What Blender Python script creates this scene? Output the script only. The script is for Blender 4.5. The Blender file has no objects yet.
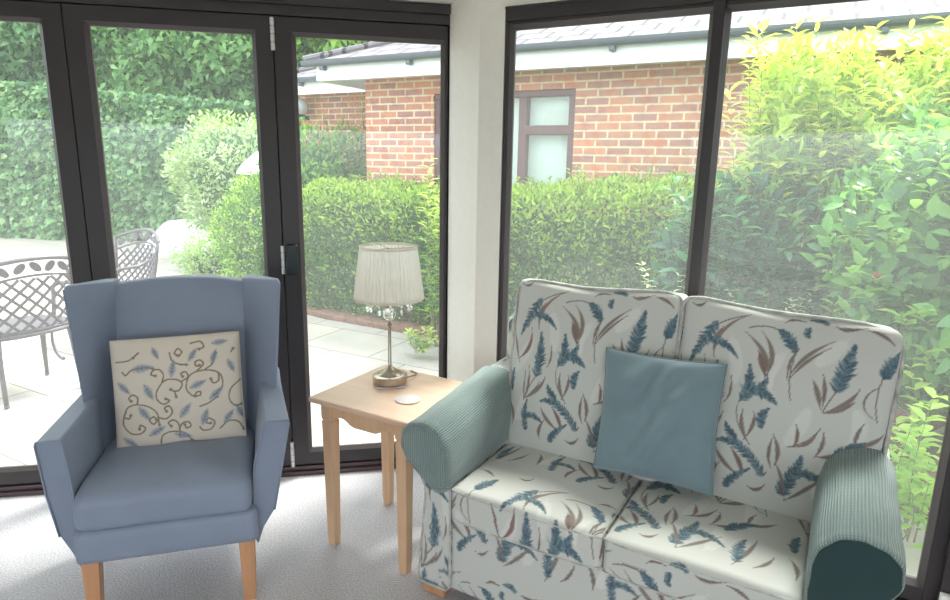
import bpy, bmesh, math, random
import numpy as np
from mathutils import Vector, Matrix, Euler
PI = math.pi
S = bpy.context.scene
COL = S.collection
random.seed(7); RNG = np.random.default_rng(11)

# ------------------------------------------------------------------ camera, sky, sun, exposure
cam = bpy.data.cameras.new('camera'); cam.sensor_width = 36; cam.lens = 623.66 / 950 * 36
cam.clip_start = .05; cam.clip_end = 200
co = bpy.data.objects.new('camera', cam); COL.objects.link(co)
TH, RO = .2149, .0183
Fv = Vector((0, math.cos(TH), -math.sin(TH))); r0 = Vector((1, 0, 0)); u0 = Vector((0, math.sin(TH), math.cos(TH)))
Rv = math.cos(RO) * r0 + math.sin(RO) * u0; Uv = math.cos(RO) * u0 - math.sin(RO) * r0
co.matrix_world = Matrix(((Rv.x, Uv.x, -Fv.x, 0), (Rv.y, Uv.y, -Fv.y, 0), (Rv.z, Uv.z, -Fv.z, 1.55), (0, 0, 0, 1)))
S.camera = co
W = bpy.data.worlds.new('sky'); S.world = W; W.use_nodes = True
nt = W.node_tree; bg = nt.nodes['Background']
tc = nt.nodes.new('ShaderNodeTexCoord'); sx = nt.nodes.new('ShaderNodeSeparateXYZ'); rp = nt.nodes.new('ShaderNodeValToRGB')
nt.links.new(tc.outputs['Generated'], sx.inputs[0]); mr = nt.nodes.new('ShaderNodeMapRange'); mr.inputs['From Min'].default_value = -1; nt.links.new(sx.outputs['Z'], mr.inputs[0]); nt.links.new(mr.outputs[0], rp.inputs[0]); nt.links.new(rp.outputs[0], bg.inputs[0])
rp.color_ramp.elements[0].position = .49; rp.color_ramp.elements[0].color = (.27, .29, .26, 1)      # far ground below the horizon
e_ = rp.color_ramp.elements.new(.52); e_.color = (.86, .93, 1, 1)
rp.color_ramp.elements[2].position = .95; rp.color_ramp.elements[2].color = (.93, .97, 1, 1)
bg.inputs[1].default_value = 2.9
sl = bpy.data.lights.new('sun', 'SUN'); sl.energy = 6.5; sl.angle = math.radians(16); sl.color = (1, .96, .9)
so = bpy.data.objects.new('sun', sl); COL.objects.link(so)
sd = Vector((math.sin(math.radians(42)) * math.cos(math.radians(56)), math.cos(math.radians(42)) * math.cos(math.radians(56)), math.sin(math.radians(56))))
so.rotation_euler = sd.to_track_quat('Z', 'Y').to_euler(); so.location = (4, 4, 8)
vs = S.view_settings; vs.view_transform = 'Standard'; vs.look = 'None'; vs.gamma = 1; vs.use_curve_mapping = False
vs.exposure = 0.5

# ------------------------------------------------------------------ helpers
def lin(c):
    return tuple(((v / 255) / 12.92 if v / 255 <= .04045 else ((v / 255 + .055) / 1.055) ** 2.4) for v in c) + (1,)
class NT:
    def __init__(s, name):
        s.m = bpy.data.materials.new(name); s.m.use_nodes = True; s.t = s.m.node_tree
        s.b = s.t.nodes['Principled BSDF']; s.out = s.t.nodes['Material Output']
    def n(s, typ, **kw):
        x = s.t.nodes.new(typ)
        for k, v in kw.items(): setattr(x, k, v)
        return x
    def l(s, a, b): s.t.links.new(a, b)
    def coord(s, kind='Object'): return s.n('ShaderNodeTexCoord').outputs[kind]
    def noise(s, scale, detail=4, vec=None, rough=.55):
        x = s.n('ShaderNodeTexNoise'); x.inputs['Scale'].default_value = scale; x.inputs['Detail'].default_value = detail; x.inputs['Roughness'].default_value = rough
        s.l(vec if vec is not None else s.coord(), x.inputs['Vector']); return x
    def ramp(s, fac, stops):
        x = s.n('ShaderNodeValToRGB'); e = x.color_ramp.elements
        while len(e) < len(stops): e.new(.5)
        for i, (p, c) in enumerate(stops): e[i].position = p; e[i].color = c
        s.l(fac, x.inputs[0]); return x.outputs[0]
    def mix(s, fac, a, b, mode='MIX'):
        x = s.n('ShaderNodeMix', data_type='RGBA', blend_type=mode)
        for i, v in ((0, fac), (6, a), (7, b)):
            if hasattr(v, 'is_linked') or hasattr(v, 'links'): s.l(v, x.inputs[i])
            else: x.inputs[i].default_value = v
        return x.outputs[2]
    def bump(s, h, strength=.3, dist=.01):
        x = s.n('ShaderNodeBump'); x.inputs['Strength'].default_value = strength; x.inputs['Distance'].default_value = dist
        s.l(h, x.inputs['Height']); s.l(x.outputs[0], s.b.inputs['Normal']); return x
    def set(s, **kw):
        for k, v in kw.items():
            i = s.b.inputs[{'col': 'Base Color', 'rough': 'Roughness', 'metal': 'Metallic', 'sheen': 'Sheen Weight', 'spec': 'Specular IOR Level', 'coat': 'Coat Weight'}[k]]
            if hasattr(v, 'links'): s.l(v, i)
            else: i.default_value = v
        return s
def plain(name, rgb, rough=.5, metal=0, var=.06, scale=30, bump=0, sheen=0, spec=.5):
    k = NT(name); c = lin(rgb)
    nz = k.noise(scale)
    a = tuple(v * (1 - var) for v in c[:3]) + (1,); b = tuple(min(1, v * (1 + var)) for v in c[:3]) + (1,)
    k.set(col=k.ramp(nz.outputs[0], [(.3, a), (.7, b)]), rough=rough, metal=metal, sheen=sheen, spec=spec)
    if bump: k.bump(nz.outputs[0], bump, .002)
    return k.m

class MB:
    """collects geometry for ONE mesh"""
    def __init__(s): s.v = []; s.f = []
    def add(s, vs, fs):
        o = len(s.v); s.v += [tuple(p) for p in vs]; s.f += [tuple(i + o for i in f) for f in fs]
    def box(s, x0, x1, y0, y1, z0, z1, M=None):
        P = [Vector((x, y, z)) for z in (z0, z1) for y in (y0, y1) for x in (x0, x1)]
        if M is not None: P = [M @ p for p in P]
        s.add(P, [(0, 2, 3, 1), (4, 5, 7, 6), (0, 1, 5, 4), (2, 6, 7, 3), (0, 4, 6, 2), (1, 3, 7, 5)])
    def loft(s, rings, closed=True, caps=True, loop=False):
        n = len(rings[0]); V = [p for r in rings for p in r]; F = []
        m = len(rings)
        for i in range(m if loop else m - 1):
            a = i * n; b = ((i + 1) % m) * n
            for j in range(n if closed else n - 1):
                k = (j + 1) % n
                F.append((a + j, a + k, b + k, b + j))
        if caps and not loop and closed:
            F.append(tuple(range(n - 1, -1, -1))); F.append(tuple((m - 1) * n + j for j in range(n)))
        s.add(V, F)
    def prism(s, pts, axis, a, b):
        """pts polygon in the two other axes, extruded along axis from a to b"""
        def P(p, t):
            if axis == 'z': return (p[0], p[1], t)
            if axis == 'y': return (p[0], t, p[1])
            return (t, p[0], p[1])
        s.loft([[P(p, a) for p in pts], [P(p, b) for p in pts]])
    def tube(s, path, r, n=8, closed=False, flat=None):
        path = [Vector(p) for p in path]; m = len(path); rings = []; up = None
        for i, p in enumerate(path):
            if closed: d = path[(i + 1) % m] - path[i - 1]
            else: d = path[min(i + 1, m - 1)] - path[max(i - 1, 0)]
            d.normalize()
            if up is None: up = Vector((0, 0, 1)) if abs(d.z) < .9 else Vector((1, 0, 0))
            sd_ = d.cross(up).normalized(); up = sd_.cross(d).normalized()
            rr = r[i] if hasattr(r, '__len__') else r
            rings.append([p + (sd_ * math.cos(2 * PI * j / n) + up * math.sin(2 * PI * j / n) * (flat or 1)) * rr for j in range(n)])
        s.loft(rings, loop=closed)
    def lathe(s, prof, c=(0, 0), n=32, caps=True):
        s.loft([[(c[0] + r * math.cos(2 * PI * j / n), c[1] + r * math.sin(2 * PI * j / n), z) for j in range(n)] for r, z in prof], caps=caps)
    def ball(s, c, r, n=16, sz=1):
        prof = [(max(r * math.sin(PI * i / 10), .0004), c[2] - r * sz * math.cos(PI * i / 10)) for i in range(11)]
        s.lathe(prof, c[:2], n)
    def build(s, name, mat, parent=None, smooth=False, bevel=0, seg=2, matrix=None, fixn=True, angle=None):
        me = bpy.data.meshes.new(name); me.from_pydata(s.v, [], s.f); me.update()
        if fixn:
            bm = bmesh.new(); bm.from_mesh(me); bmesh.ops.recalc_face_normals(bm, faces=bm.faces); bm.to_mesh(me); bm.free()
        o = bpy.data.objects.new(name, me); COL.objects.link(o); me.materials.append(mat)
        if smooth: me.shade_smooth()
        if angle: me.set_sharp_from_angle(angle=angle)
        if bevel:
            b = o.modifiers.new('bevel', 'BEVEL'); b.width = bevel; b.segments = seg; b.limit_method = 'ANGLE'; b.angle_limit = .6
            me.shade_smooth(); me.set_sharp_from_angle(angle=.9) if seg < 2 else None
            w = o.modifiers.new('wn', 'WEIGHTED_NORMAL'); w.keep_sharp = True
        if matrix is not None: o.matrix_world = matrix
        if parent: o.parent = parent
        return o
def tag(o, label=None, cat=None, group=None, kind=None):
    for k, v in (('label', label), ('category', cat), ('group', group), ('kind', kind)):
        if v: o[k] = v
    return o
def empty(name, loc=(0, 0, 0), rz=0, label=None, cat=None, group=None, kind=None, parent=None):
    o = bpy.data.objects.new(name, None); COL.objects.link(o); o.location = loc; o.rotation_euler = (0, 0, rz); o.empty_display_size = .1
    if parent: o.parent = parent
    return tag(o, label, cat, group, kind)
def copy_tree(o, parent=None):
    c = o.copy(); COL.objects.link(c); c.parent = parent
    for ch in list(o.children): copy_tree(ch, c)
    return c
def npmesh(name, V, F, mat, parent=None, col=None, smooth=False, loc=(0, 0, 0), rot=(0, 0, 0)):
    V = np.asarray(V, np.float32); F = np.asarray(F, np.int32); me = bpy.data.meshes.new(name); k = F.shape[1]
    me.vertices.add(len(V)); me.vertices.foreach_set('co', V.ravel())
    me.loops.add(F.size); me.loops.foreach_set('vertex_index', F.ravel())
    me.polygons.add(len(F)); me.polygons.foreach_set('loop_start', np.arange(0, F.size, k, dtype=np.int32))
    me.update(calc_edges=True); me.validate()
    if col is not None:
        a = me.color_attributes.new('tint', 'FLOAT_COLOR', 'POINT')
        c4 = np.ones((len(V), 4), np.float32); c4[:, :3] = col; a.data.foreach_set('color', c4.ravel())
    me.materials.append(mat)
    if smooth: me.shade_smooth()
    o = bpy.data.objects.new(name, me); COL.objects.link(o); o.location = loc; o.rotation_euler = rot
    if parent: o.parent = parent
    return o

# ------------------------------------------------------------------ materials
M_frame = plain('dark_brown_frame', (52, 47, 50), .42, var=.05, scale=8)
M_bead = plain('frame_bead', (84, 77, 79), .42, var=.05)
M_track = plain('threshold', (80, 64, 68), .4, var=.08)
M_white = plain('white_paint', (240, 237, 230), .7, var=.02)
M_metal = plain('white_hinge_metal', (225, 225, 225), .35, metal=.2)
M_black = plain('black_plastic', (26, 36, 42), .35)
M_patio = NT('stone_slabs')
def slabs(k):
    v = k.coord(); mp = k.n('ShaderNodeMapping'); k.l(v, mp.inputs[0]); mp.inputs['Rotation'].default_value = (0, 0, math.radians(28)); mp.inputs['Location'].default_value = (.1, .25, 0)
    b = k.n('ShaderNodeTexBrick'); k.l(mp.outputs[0], b.inputs[0]); b.inputs['Scale'].default_value = 1; b.inputs['Brick Width'].default_value = .75; b.inputs['Row Height'].default_value = .6
    b.inputs['Mortar Size'].default_value = .006; b.inputs['Mortar Smooth'].default_value = .3; b.inputs['Color1'].default_value = lin((184, 174, 160)); b.inputs['Color2'].default_value = lin((170, 164, 158)); b.inputs['Mortar'].default_value = lin((104, 98, 92))
    nz = k.noise(3, 6); r = k.ramp(nz.outputs[0], [(.3, (.86, .86, .88, 1)), (.7, (1, 1, 1, 1))])
    k.set(col=k.mix(1., b.outputs[0], r, 'MULTIPLY'), rough=.85); k.bump(nz.outputs[0], .2, .004)
slabs(M_patio)
M_soil = plain('bark_soil', (120, 88, 74), .95, var=.4, scale=25, bump=.6)
K = NT('grey_carpet'); n1 = K.noise(170, 3); n2 = K.noise(6, 3)
K.set(col=K.mix(.25, K.ramp(n1.outputs[0], [(.32, lin((172, 168, 172))), (.68, lin((242, 239, 242)))]), K.ramp(n2.outputs[0], [(.3, lin((196, 192, 197))), (.7, lin((218, 215, 219)))])), rough=1, spec=.1); K.bump(n1.outputs[0], .6, .004)
M_carpet = K.m
def brickmat():
    k = NT('brick'); sp = k.n('ShaderNodeSeparateXYZ'); k.l(k.coord(), sp.inputs[0]); cb = k.n('ShaderNodeCombineXYZ'); k.l(sp.outputs[0], cb.inputs[0]); k.l(sp.outputs[2], cb.inputs[1])
    def br(c1, c2, mo, off=(0, 0)):
        b = k.n('ShaderNodeTexBrick'); k.l(cb.outputs[0], b.inputs[0]); b.inputs['Scale'].default_value = 1; b.inputs['Brick Width'].default_value = .225; b.inputs['Row Height'].default_value = .075
        b.inputs['Mortar Size'].default_value = .010; b.inputs['Mortar Smooth'].default_value = .2; b.inputs['Color1'].default_value = c1; b.inputs['Color2'].default_value = c2; b.inputs['Mortar'].default_value = mo; return b
    b = br(lin((202, 138, 108)), lin((164, 116, 110)), lin((214, 198, 168)))
    nz = k.noise(7, 3, cb.outputs[0]); r = k.ramp(nz.outputs[0], [(.35, lin((250, 215, 200))), (.5, (1, 1, 1, 1)), (.7, lin((225, 205, 215)))])
    k.set(col=k.mix(1., b.outputs[0], r, 'MULTIPLY'), rough=.9); iv = k.n('ShaderNodeMath', operation='SUBTRACT'); iv.inputs[0].default_value = 1; k.l(b.outputs[1], iv.inputs[1]); k.bump(iv.outputs[0], .5, .006)
    return k.m
M_brick = brickmat()
def slate():
    k = NT('roof_slate'); b = k.n('ShaderNodeTexBrick'); k.l(k.coord(), b.inputs[0]); b.inputs['Scale'].default_value = 1; b.inputs['Brick Width'].default_value = .33; b.inputs['Row Height'].default_value = .27
    b.inputs['Mortar Size'].default_value = .016; b.inputs['Color1'].default_value = lin((122, 114, 118)); b.inputs['Color2'].default_value = lin((110, 104, 110)); b.inputs['Mortar'].default_value = lin((44, 41, 48))
    k.set(col=b.outputs[0], rough=.75); return k.m
M_slate = slate()
M_upvc = plain('white_fascia', (232, 240, 238), .45, var=.02)
M_gutter = plain('grey_gutter', (92, 98, 108), .4)
M_wframe = plain('mahogany_window', (92, 52, 58), .45)
M_blind = plain('white_blind', (222, 228, 226), .8, var=.03)
M_cast = plain('cast_aluminium', (98, 90, 98), .45, metal=.3, var=.12, scale=40)
def glassmat():
    k = NT('clear_glass'); t = k.t; t.nodes.remove(k.b)
    tr = k.n('ShaderNodeBsdfTransparent'); tr.inputs[0].default_value = (.95, .98, .97, 1)
    gl = k.n('ShaderNodeBsdfGlossy'); gl.inputs['Roughness'].default_value = .01
    lw = k.n('ShaderNodeLayerWeight'); lw.inputs[0].default_value = .5
    p = k.n('ShaderNodeMath', operation='POWER'); k.l(lw.outputs['Facing'], p.inputs[0]); p.inputs[1].default_value = 4
    ma = k.n('ShaderNodeMath', operation='MULTIPLY_ADD'); k.l(p.outputs[0], ma.inputs[0]); ma.inputs[1].default_value = .8; ma.inputs[2].default_value = .03
    mx = k.n('ShaderNodeMixShader'); k.l(ma.outputs[0], mx.inputs[0]); k.l(tr.outputs[0], mx.inputs[1]); k.l(gl.outputs[0], mx.inputs[2])
    di = k.n('ShaderNodeBsdfTranslucent'); di.inputs[0].default_value = (.9, .95, .95, 1)      # thin film of dust, also standing in for bloom haze over the garden
    m2 = k.n('ShaderNodeMixShader'); m2.inputs[0].default_value = .045; k.l(mx.outputs[0], m2.inputs[1]); k.l(di.outputs[0], m2.inputs[2])
    k.l(m2.outputs[0], k.out.inputs[0]); return k.m
M_glass = glassmat()
def wood(name, a, b, sc=1):
    k = NT(name); mp = k.n('ShaderNodeMapping'); k.l(k.coord(), mp.inputs[0]); mp.inputs['Scale'].default_value = (30 * sc, 30 * sc, 2.5 * sc)
    nz = k.noise(1, 5, mp.outputs[0]); k.set(col=k.ramp(nz.outputs[0], [(.3, lin(a)), (.7, lin(b))]), rough=.38); return k.m
M_beech = wood('beech', (196, 142, 104), (214, 162, 122))
M_oak = wood('light_oak', (216, 174, 138), (230, 192, 156))
def woodtop():
    k = NT('light_oak_top'); mp = k.n('ShaderNodeMapping'); k.l(k.coord(), mp.inputs[0]); mp.inputs['Scale'].default_value = (2.5, 35, 30)
    nz = k.noise(1, 5, mp.outputs[0]); k.set(col=k.ramp(nz.outputs[0], [(.3, lin((226, 188, 162))), (.7, lin((234, 200, 176)))]), rough=.3); return k.m
M_oaktop = woodtop()
def fabric(name, rgb, sheen=.3, bump=.25, rough=.75, sc=900, var=.05):
    k = NT(name); nz = k.noise(sc, 2); n2 = k.noise(5, 3); c = lin(rgb)
    k.set(col=k.ramp(n2.outputs[0], [(.3, tuple(v * (1 - var) for v in c[:3]) + (1,)), (.7, tuple(v * (1 + var) for v in c[:3]) + (1,))]), rough=rough, sheen=sheen)
    k.bump(nz.outputs[0], bump, .001); return k.m
M_chair = fabric('slate_blue_vinyl', (138, 149, 170), sheen=.15, rough=.5, bump=.15)
M_chairp = fabric('slate_blue_piping', (140, 152, 174), sheen=.1, rough=.5)
M_velvet = fabric('teal_velvet', (120, 142, 150), sheen=.5, rough=.8, var=.1, sc=400)
def attrmat(name, rough=.85, bump=.2):
    k = NT(name); a = k.n('ShaderNodeAttribute'); a.attribute_name = 'tint'; k.l(a.outputs[0], k.b.inputs[0]); k.set(rough=rough, spec=.25, sheen=.1)
    w = k.noise(1100, 2); k.bump(w.outputs[0], bump, .001); return k.m
M_sofa = attrmat('lavender_print_linen'); M_scroll = attrmat('scroll_print_linen')
def knit():
    k = NT('ribbed_sage_knit'); a = k.n('ShaderNodeAttribute'); a.attribute_name = 'tint'
    sp = k.n('ShaderNodeSeparateColor'); k.l(a.outputs[0], sp.inputs[0])
    m = k.n('ShaderNodeMath', operation='SINE'); mu = k.n('ShaderNodeMath', operation='MULTIPLY'); k.l(sp.outputs[0], mu.inputs[0]); mu.inputs[1].default_value = 2 * PI * 125; k.l(mu.outputs[0], m.inputs[0])
    m2 = k.n('ShaderNodeMath', operation='SINE'); mu2 = k.n('ShaderNodeMath', operation='MULTIPLY'); k.l(sp.outputs[1], mu2.inputs[0]); mu2.inputs[1].default_value = 2 * PI * 110; k.l(mu2.outputs[0], m2.inputs[0])
    ad = k.n('ShaderNodeMath', operation='MULTIPLY_ADD'); k.l(m2.outputs[0], ad.inputs[0]); ad.inputs[1].default_value = .2; k.l(m.outputs[0], ad.inputs[2])
    k.set(col=k.ramp(ad.outputs[0], [(0, lin((122, 142, 140))), (.9, lin((150, 168, 164)))]), rough=.9, sheen=.3); k.bump(ad.outputs[0], .7, .003); return k.m
M_knit = knit()
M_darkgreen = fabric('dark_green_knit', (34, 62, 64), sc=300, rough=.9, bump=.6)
M_nickel = plain('antique_nickel', (176, 164, 148), .28, metal=.9, var=.1)
def shade_mat():
    k = NT('pleated_cream_shade'); k.set(col=lin((242, 240, 234)), rough=.8)
    tl = k.n('ShaderNodeBsdfTranslucent'); tl.inputs[0].default_value = lin((246, 243, 236)); mx = k.n('ShaderNodeMixShader'); mx.inputs[0].default_value = .68
    k.l(k.b.outputs[0], mx.inputs[1]); k.l(tl.outputs[0], mx.inputs[2]); k.l(mx.outputs[0], k.out.inputs[0]); return k.m
M_shade = shade_mat()
def crystal():
    k = NT('crystal'); k.set(col=(1, 1, 1, 1), rough=.03); k.b.inputs['Transmission Weight'].default_value = .85; k.b.inputs['IOR'].default_value = 1.5; return k.m
M_crystal = crystal()
M_cord = plain('brown_cord', (150, 110, 90), .5)
M_coaster = plain('white_coaster', (226, 214, 210), .5, var=.03)
M_sheet = plain('white_sheeting', (236, 240, 242), .6, var=.05, scale=3)
M_bark = plain('bark', (92, 76, 62), .9, var=.3, bump=.4)
M_twig = plain('green_twig', (128, 132, 92), .8, var=.2)
def leafmat(name, trans=.48, rough=.45):
    k = NT(name); a = k.n('ShaderNodeAttribute'); a.attribute_name = 'tint'; k.l(a.outputs[0], k.b.inputs[0]); k.set(rough=rough, spec=.4)
    tl = k.n('ShaderNodeBsdfTranslucent'); mu = k.mix(1., a.outputs[0], (1.1, 1.2, .7, 1), 'MULTIPLY'); k.l(mu, tl.inputs[0])
    mx = k.n('ShaderNodeMixShader'); mx.inputs[0].default_value = trans; k.l(k.b.outputs[0], mx.inputs[1]); k.l(tl.outputs[0], mx.inputs[2]); k.l(mx.outputs[0], k.out.inputs[0]); return k.m
M_leaf = leafmat('leaf'); M_gloss = leafmat('glossy_leaf', .4, .3)
M_core = plain('inner_twigs', (66, 98, 56), .95, var=.4, scale=12)

# ------------------------------------------------------------------ frames of reference
def MAT(ox, oy, deg, z=0): return Matrix.Translation((ox, oy, z)) @ Matrix.Rotation(math.radians(deg), 4, 'Z')
ML = MAT(-.5696, 2.9465, 10.943)        # folding doors: x along wall, y outwards
MR = MAT(1.1266, 2.1830, -27.28)        # picture window
NR = Vector((.4586, .8886, 0))
CEIL = 2.25

# ------------------------------------------------------------------ room shell
def wl(M, x, y=0, z=0): return M @ Vector((x, y, z))
A = wl(ML, -2.6); B = wl(ML, .44); C = Vector((0, 2.77, 0)); D = wl(MR, -1.153); E = wl(MR, .80); G = Vector((2.7, -3.6, 0)); Hh = Vector((-3.6, -3.6, 0))
poly = [(p.x, p.y) for p in (A, B, C, D, E, G, Hh)]
def slab(name, pts, z0, z1, mat, **kw):
    m = MB(); m.prism(pts, 'z', z0, z1); o = m.build(name, mat, **kw); o['kind'] = 'structure'; return o
slab('floor', poly, -.12, 0, M_carpet)
out = [wl(ML, -2.9, .35), wl(ML, .44, .35), (wl(MR, -1.25, .3)), wl(MR, 1.0, .3), Vector((3.0, -3.8, 0)), Vector((-3.9, -3.8, 0))]
slab('ceiling', [(p[0], p[1]) for p in out], CEIL, CEIL + .25, M_white)
def wallbox(name, M, x0, x1, y0, y1, z0, z1, mat=M_white, bevel=0, kind='structure', parent=None):
    m = MB(); m.box(x0, x1, y0, y1, z0, z1); o = m.build(name, mat, bevel=bevel)
    if parent: o.parent = parent
    else: o.matrix_world = M
    if kind and not parent: o['kind'] = kind
    return o
# white pillar between doors and window
m = MB(); P4 = wl(MR, -1.17, .10); P5 = wl(ML, .47, .25); B2 = wl(ML, .442, 0)
m.prism([(B2.x, B2.y), (C.x, C.y), (D.x, D.y), (P4.x, P4.y), (P5.x, P5.y)], 'z', -.12, CEIL)
tag(m.build('wall_corner', M_white), kind='structure')
wallbox('wall_window_header', MR, -1.153, .8, 0, .2, 2.17, CEIL)
def wallseg(name, a, b, z0, z1, t=.15):
    d = (b - a); L_ = d.length; M = Matrix.Translation(a) @ Matrix.Rotation(math.atan2(d.y, d.x), 4, 'Z'); return wallbox(name, M, 0, L_, -t, 0, z0, z1)
wallseg('wall_left', Hh, wl(ML, -2.6), -.12, CEIL, -.15)
wallseg('wall_left_return', wl(ML, -2.6), wl(ML, -2.05), -.12, CEIL, -.15)
wallseg('wall_right', G, wl(MR, .8), -.12, CEIL)
# back wall of the room with a wide opening to daylight
a, b = Hh, G
wallseg('wall_back_header', a, b, 2.0, CEIL); wallseg('wall_back_sill', a, b, -.12, .3)

# rectangular rings lofted into a frame; rings are (x0,x1,z0,z1,y)
def ringframe(m, rings):
    R = [[(x0, y, z0), (x1, y, z0), (x1, y, z1), (x0, y, z1)] for x0, x1, z0, z1, y in rings]
    m.loft(R, loop=True)
def leaf_frame(m, X0, X1, Z0, Z1, x0, x1, z0, z1, yf, yb):
    b = .017; g = .0012
    ringframe(m, [(X0 + g, X1 - g, Z0 + g, Z1 - g, yb), (X0 + g, X1 - g, Z0 + g, Z1 - g, yf + .003), (X0 + g + .003, X1 - g - .003, Z0 + g + .003, Z1 - g - .003, yf),
                  (x0 - b, x1 + b, z0 - b, z1 + b, yf), (x0 - b, x1 + b, z0 - b, z1 + b, yb)])
def bead(m, x0, x1, z0, z1, yf, yg):
    b = .017
    ringframe(m, [(x0 - b, x1 + b, z0 - b, z1 + b, yf - .002), (x0, x1, z0, z1, yg - .004), (x0, x1, z0, z1, yg + .01), (x0 - b, x1 + b, z0 - b, z1 + b, yg + .01)])
def pane(m, x0, x1, z0, z1, y): m.box(x0 - .008, x1 + .008, y, y + .004, z0 - .008, z1 + .008)
# outer door frame
m = MB(); m.box(-2.05, .442, -.015, .09, 2.205, 2.245); m.box(-2.05, .442, .0, .09, 2.163, 2.206); m.box(-2.05, -1.995, .0, .09, 0, 2.17)
o = m.build('trim_1', M_frame, bevel=.003, matrix=ML); o['kind'] = 'structure'
m = MB(); m.box(-2.05, .442, -.015, .10, 0, .022); m.box(-2.05, .442, .0, .10, .022, .044)
o = m.build('trim_2', M_track, bevel=.004, matrix=ML); o['kind'] = 'structure'
def hinge(par, x, z0, z1):
    m = MB(); n = 4; h = (z1 - z0 - .004 * (n - 1)) / n
    for i in range(n):
        z = z0 + i * (h + .004); m.loft([[(x + .0095 * math.cos(2 * PI * j / 14), .004 + .012 * math.sin(2 * PI * j / 14), zz) for j in range(14)] for zz in (z, z + h)])
    m.box(x - .004, x + .004, 0, .012, z0, z1)
    tag(m.build('hinge', M_metal, par, bevel=.001), 'white knuckle hinge')
m = MB()
for x in (-1.163, -.335, .437): m.box(x - .012, x + .012 if x < .4 else .447, .045, .058, .04, 2.17)
o = m.build('trim_4', M_black, matrix=ML); o['kind'] = 'structure'
doors = [(-1.995, -1.163, -1.90, -1.257), (-1.163, -.335, -1.0686, -.425), (-.335, .437, -.241, .404)]
for i, (X0, X1, x0, x1) in enumerate(doors):
    root = empty('door_%d' % (i + 1), kind='structure'); root.matrix_world = ML
    m = MB(); leaf_frame(m, X0, X1, .045, 2.163, x0, x1, .129, 2.083, .012, .062); m.build('door_frame', M_frame, root)
    m = MB(); bead(m, x0, x1, .129, 2.083, .013, .032); m.build('glazing_bead', M_bead, root)
    m = MB(); pane(m, x0, x1, .129, 2.083, .034); m.build('glass', M_glass, root)
    if i == 1:
        for z in ((2.018, 2.152), (1.029, 1.161), (.045, .178)): hinge(root, -.336, *z)
    if i == 2:
        m = MB(); m.box(-.322, -.266, -.022, .012, 1.022, 1.17); m.build('door_catch', M_black, root, bevel=.011, seg=4)
# picture window
root = empty('window_1', kind='structure'); root.matrix_world = MR
m = MB(); m.box(-1.151, .62, -.012, .09, .0, .05); m.box(-1.151, .62, -.006, .09, 2.115, 2.167); m.box(-1.151, .62, -.012, .0, 2.16, 2.17)
m.box(-1.151, -1.136, 0, .08, .05, 2.115); m.box(.535, .58, 0, .08, .05, 2.115); m.build('window_frame', M_frame, root, bevel=.003)
for x0, x1 in ((-1.119, -.367), (-.295, .516)):
    m = MB(); leaf_frame(m, x0 - (.017 if x0 < -1 else .036), x1 + (.036 if x1 < 0 else .03), .05, 2.118, x0, x1, .129, 2.085, .004, .06); m.build('sash', M_frame, root)
    m = MB(); bead(m, x0, x1, .129, 2.085, .005, .03); m.build('glazing_bead', M_bead, root)
    m = MB(); pane(m, x0, x1, .129, 2.085, .032); m.build('glass', M_glass, root)
m = MB(); m.box(-.352, -.311, -.012, .05, .05, 2.118); m.build('mullion', M_frame, root, bevel=.006)
wallbox('trim_3', MR, .575, .80, -.03, .12, 0, 2.17, M_frame, bevel=.004)
wallbox('baseboard_right', MR, .572, .85, -.06, -.031, 0, .14, M_white, bevel=.004)

# ------------------------------------------------------------------ ground outside
m = MB(); pts = [wl(MR, 4.5, 0), wl(MR, -1.1, .12), wl(ML, .44, .12), wl(ML, -3, .12), wl(ML, -14, .12), Vector((-16, 14, 0)), Vector((6, 14, 0)), Vector((8, 2, 0))]
m.prism([(p.x, p.y) for p in pts], 'z', -.16, -.03); o = m.build('patio', M_patio.m); tag(o, kind='structure')
# planting bed in front of the hedge, local frame of the house wall
HO = NR * 5.9; MH = MAT(HO.x, HO.y, -27.28)
def blob(n, fn): return [fn(2 * PI * i / n) for i in range(n)]
m = MB(); bed = [(-5.3, -.2), (-5.1, -.95), (-4.2, -1.1), (-3, -1.15), (-1.6, -1.25), (-1.0, -1.6), (-.4, -2.2), (.3, -2.6), (1.2, -2.6), (2.6, -2.4), (3.5, 0), (3, .0), (-4.4, .02), (-4.5, .9), (-5.3, .95)]
m.prism(bed, 'z', -.05, .03); o = m.build('planting_bed', M_soil, matrix=MH, bevel=.02); tag(o, kind='structure')
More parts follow.
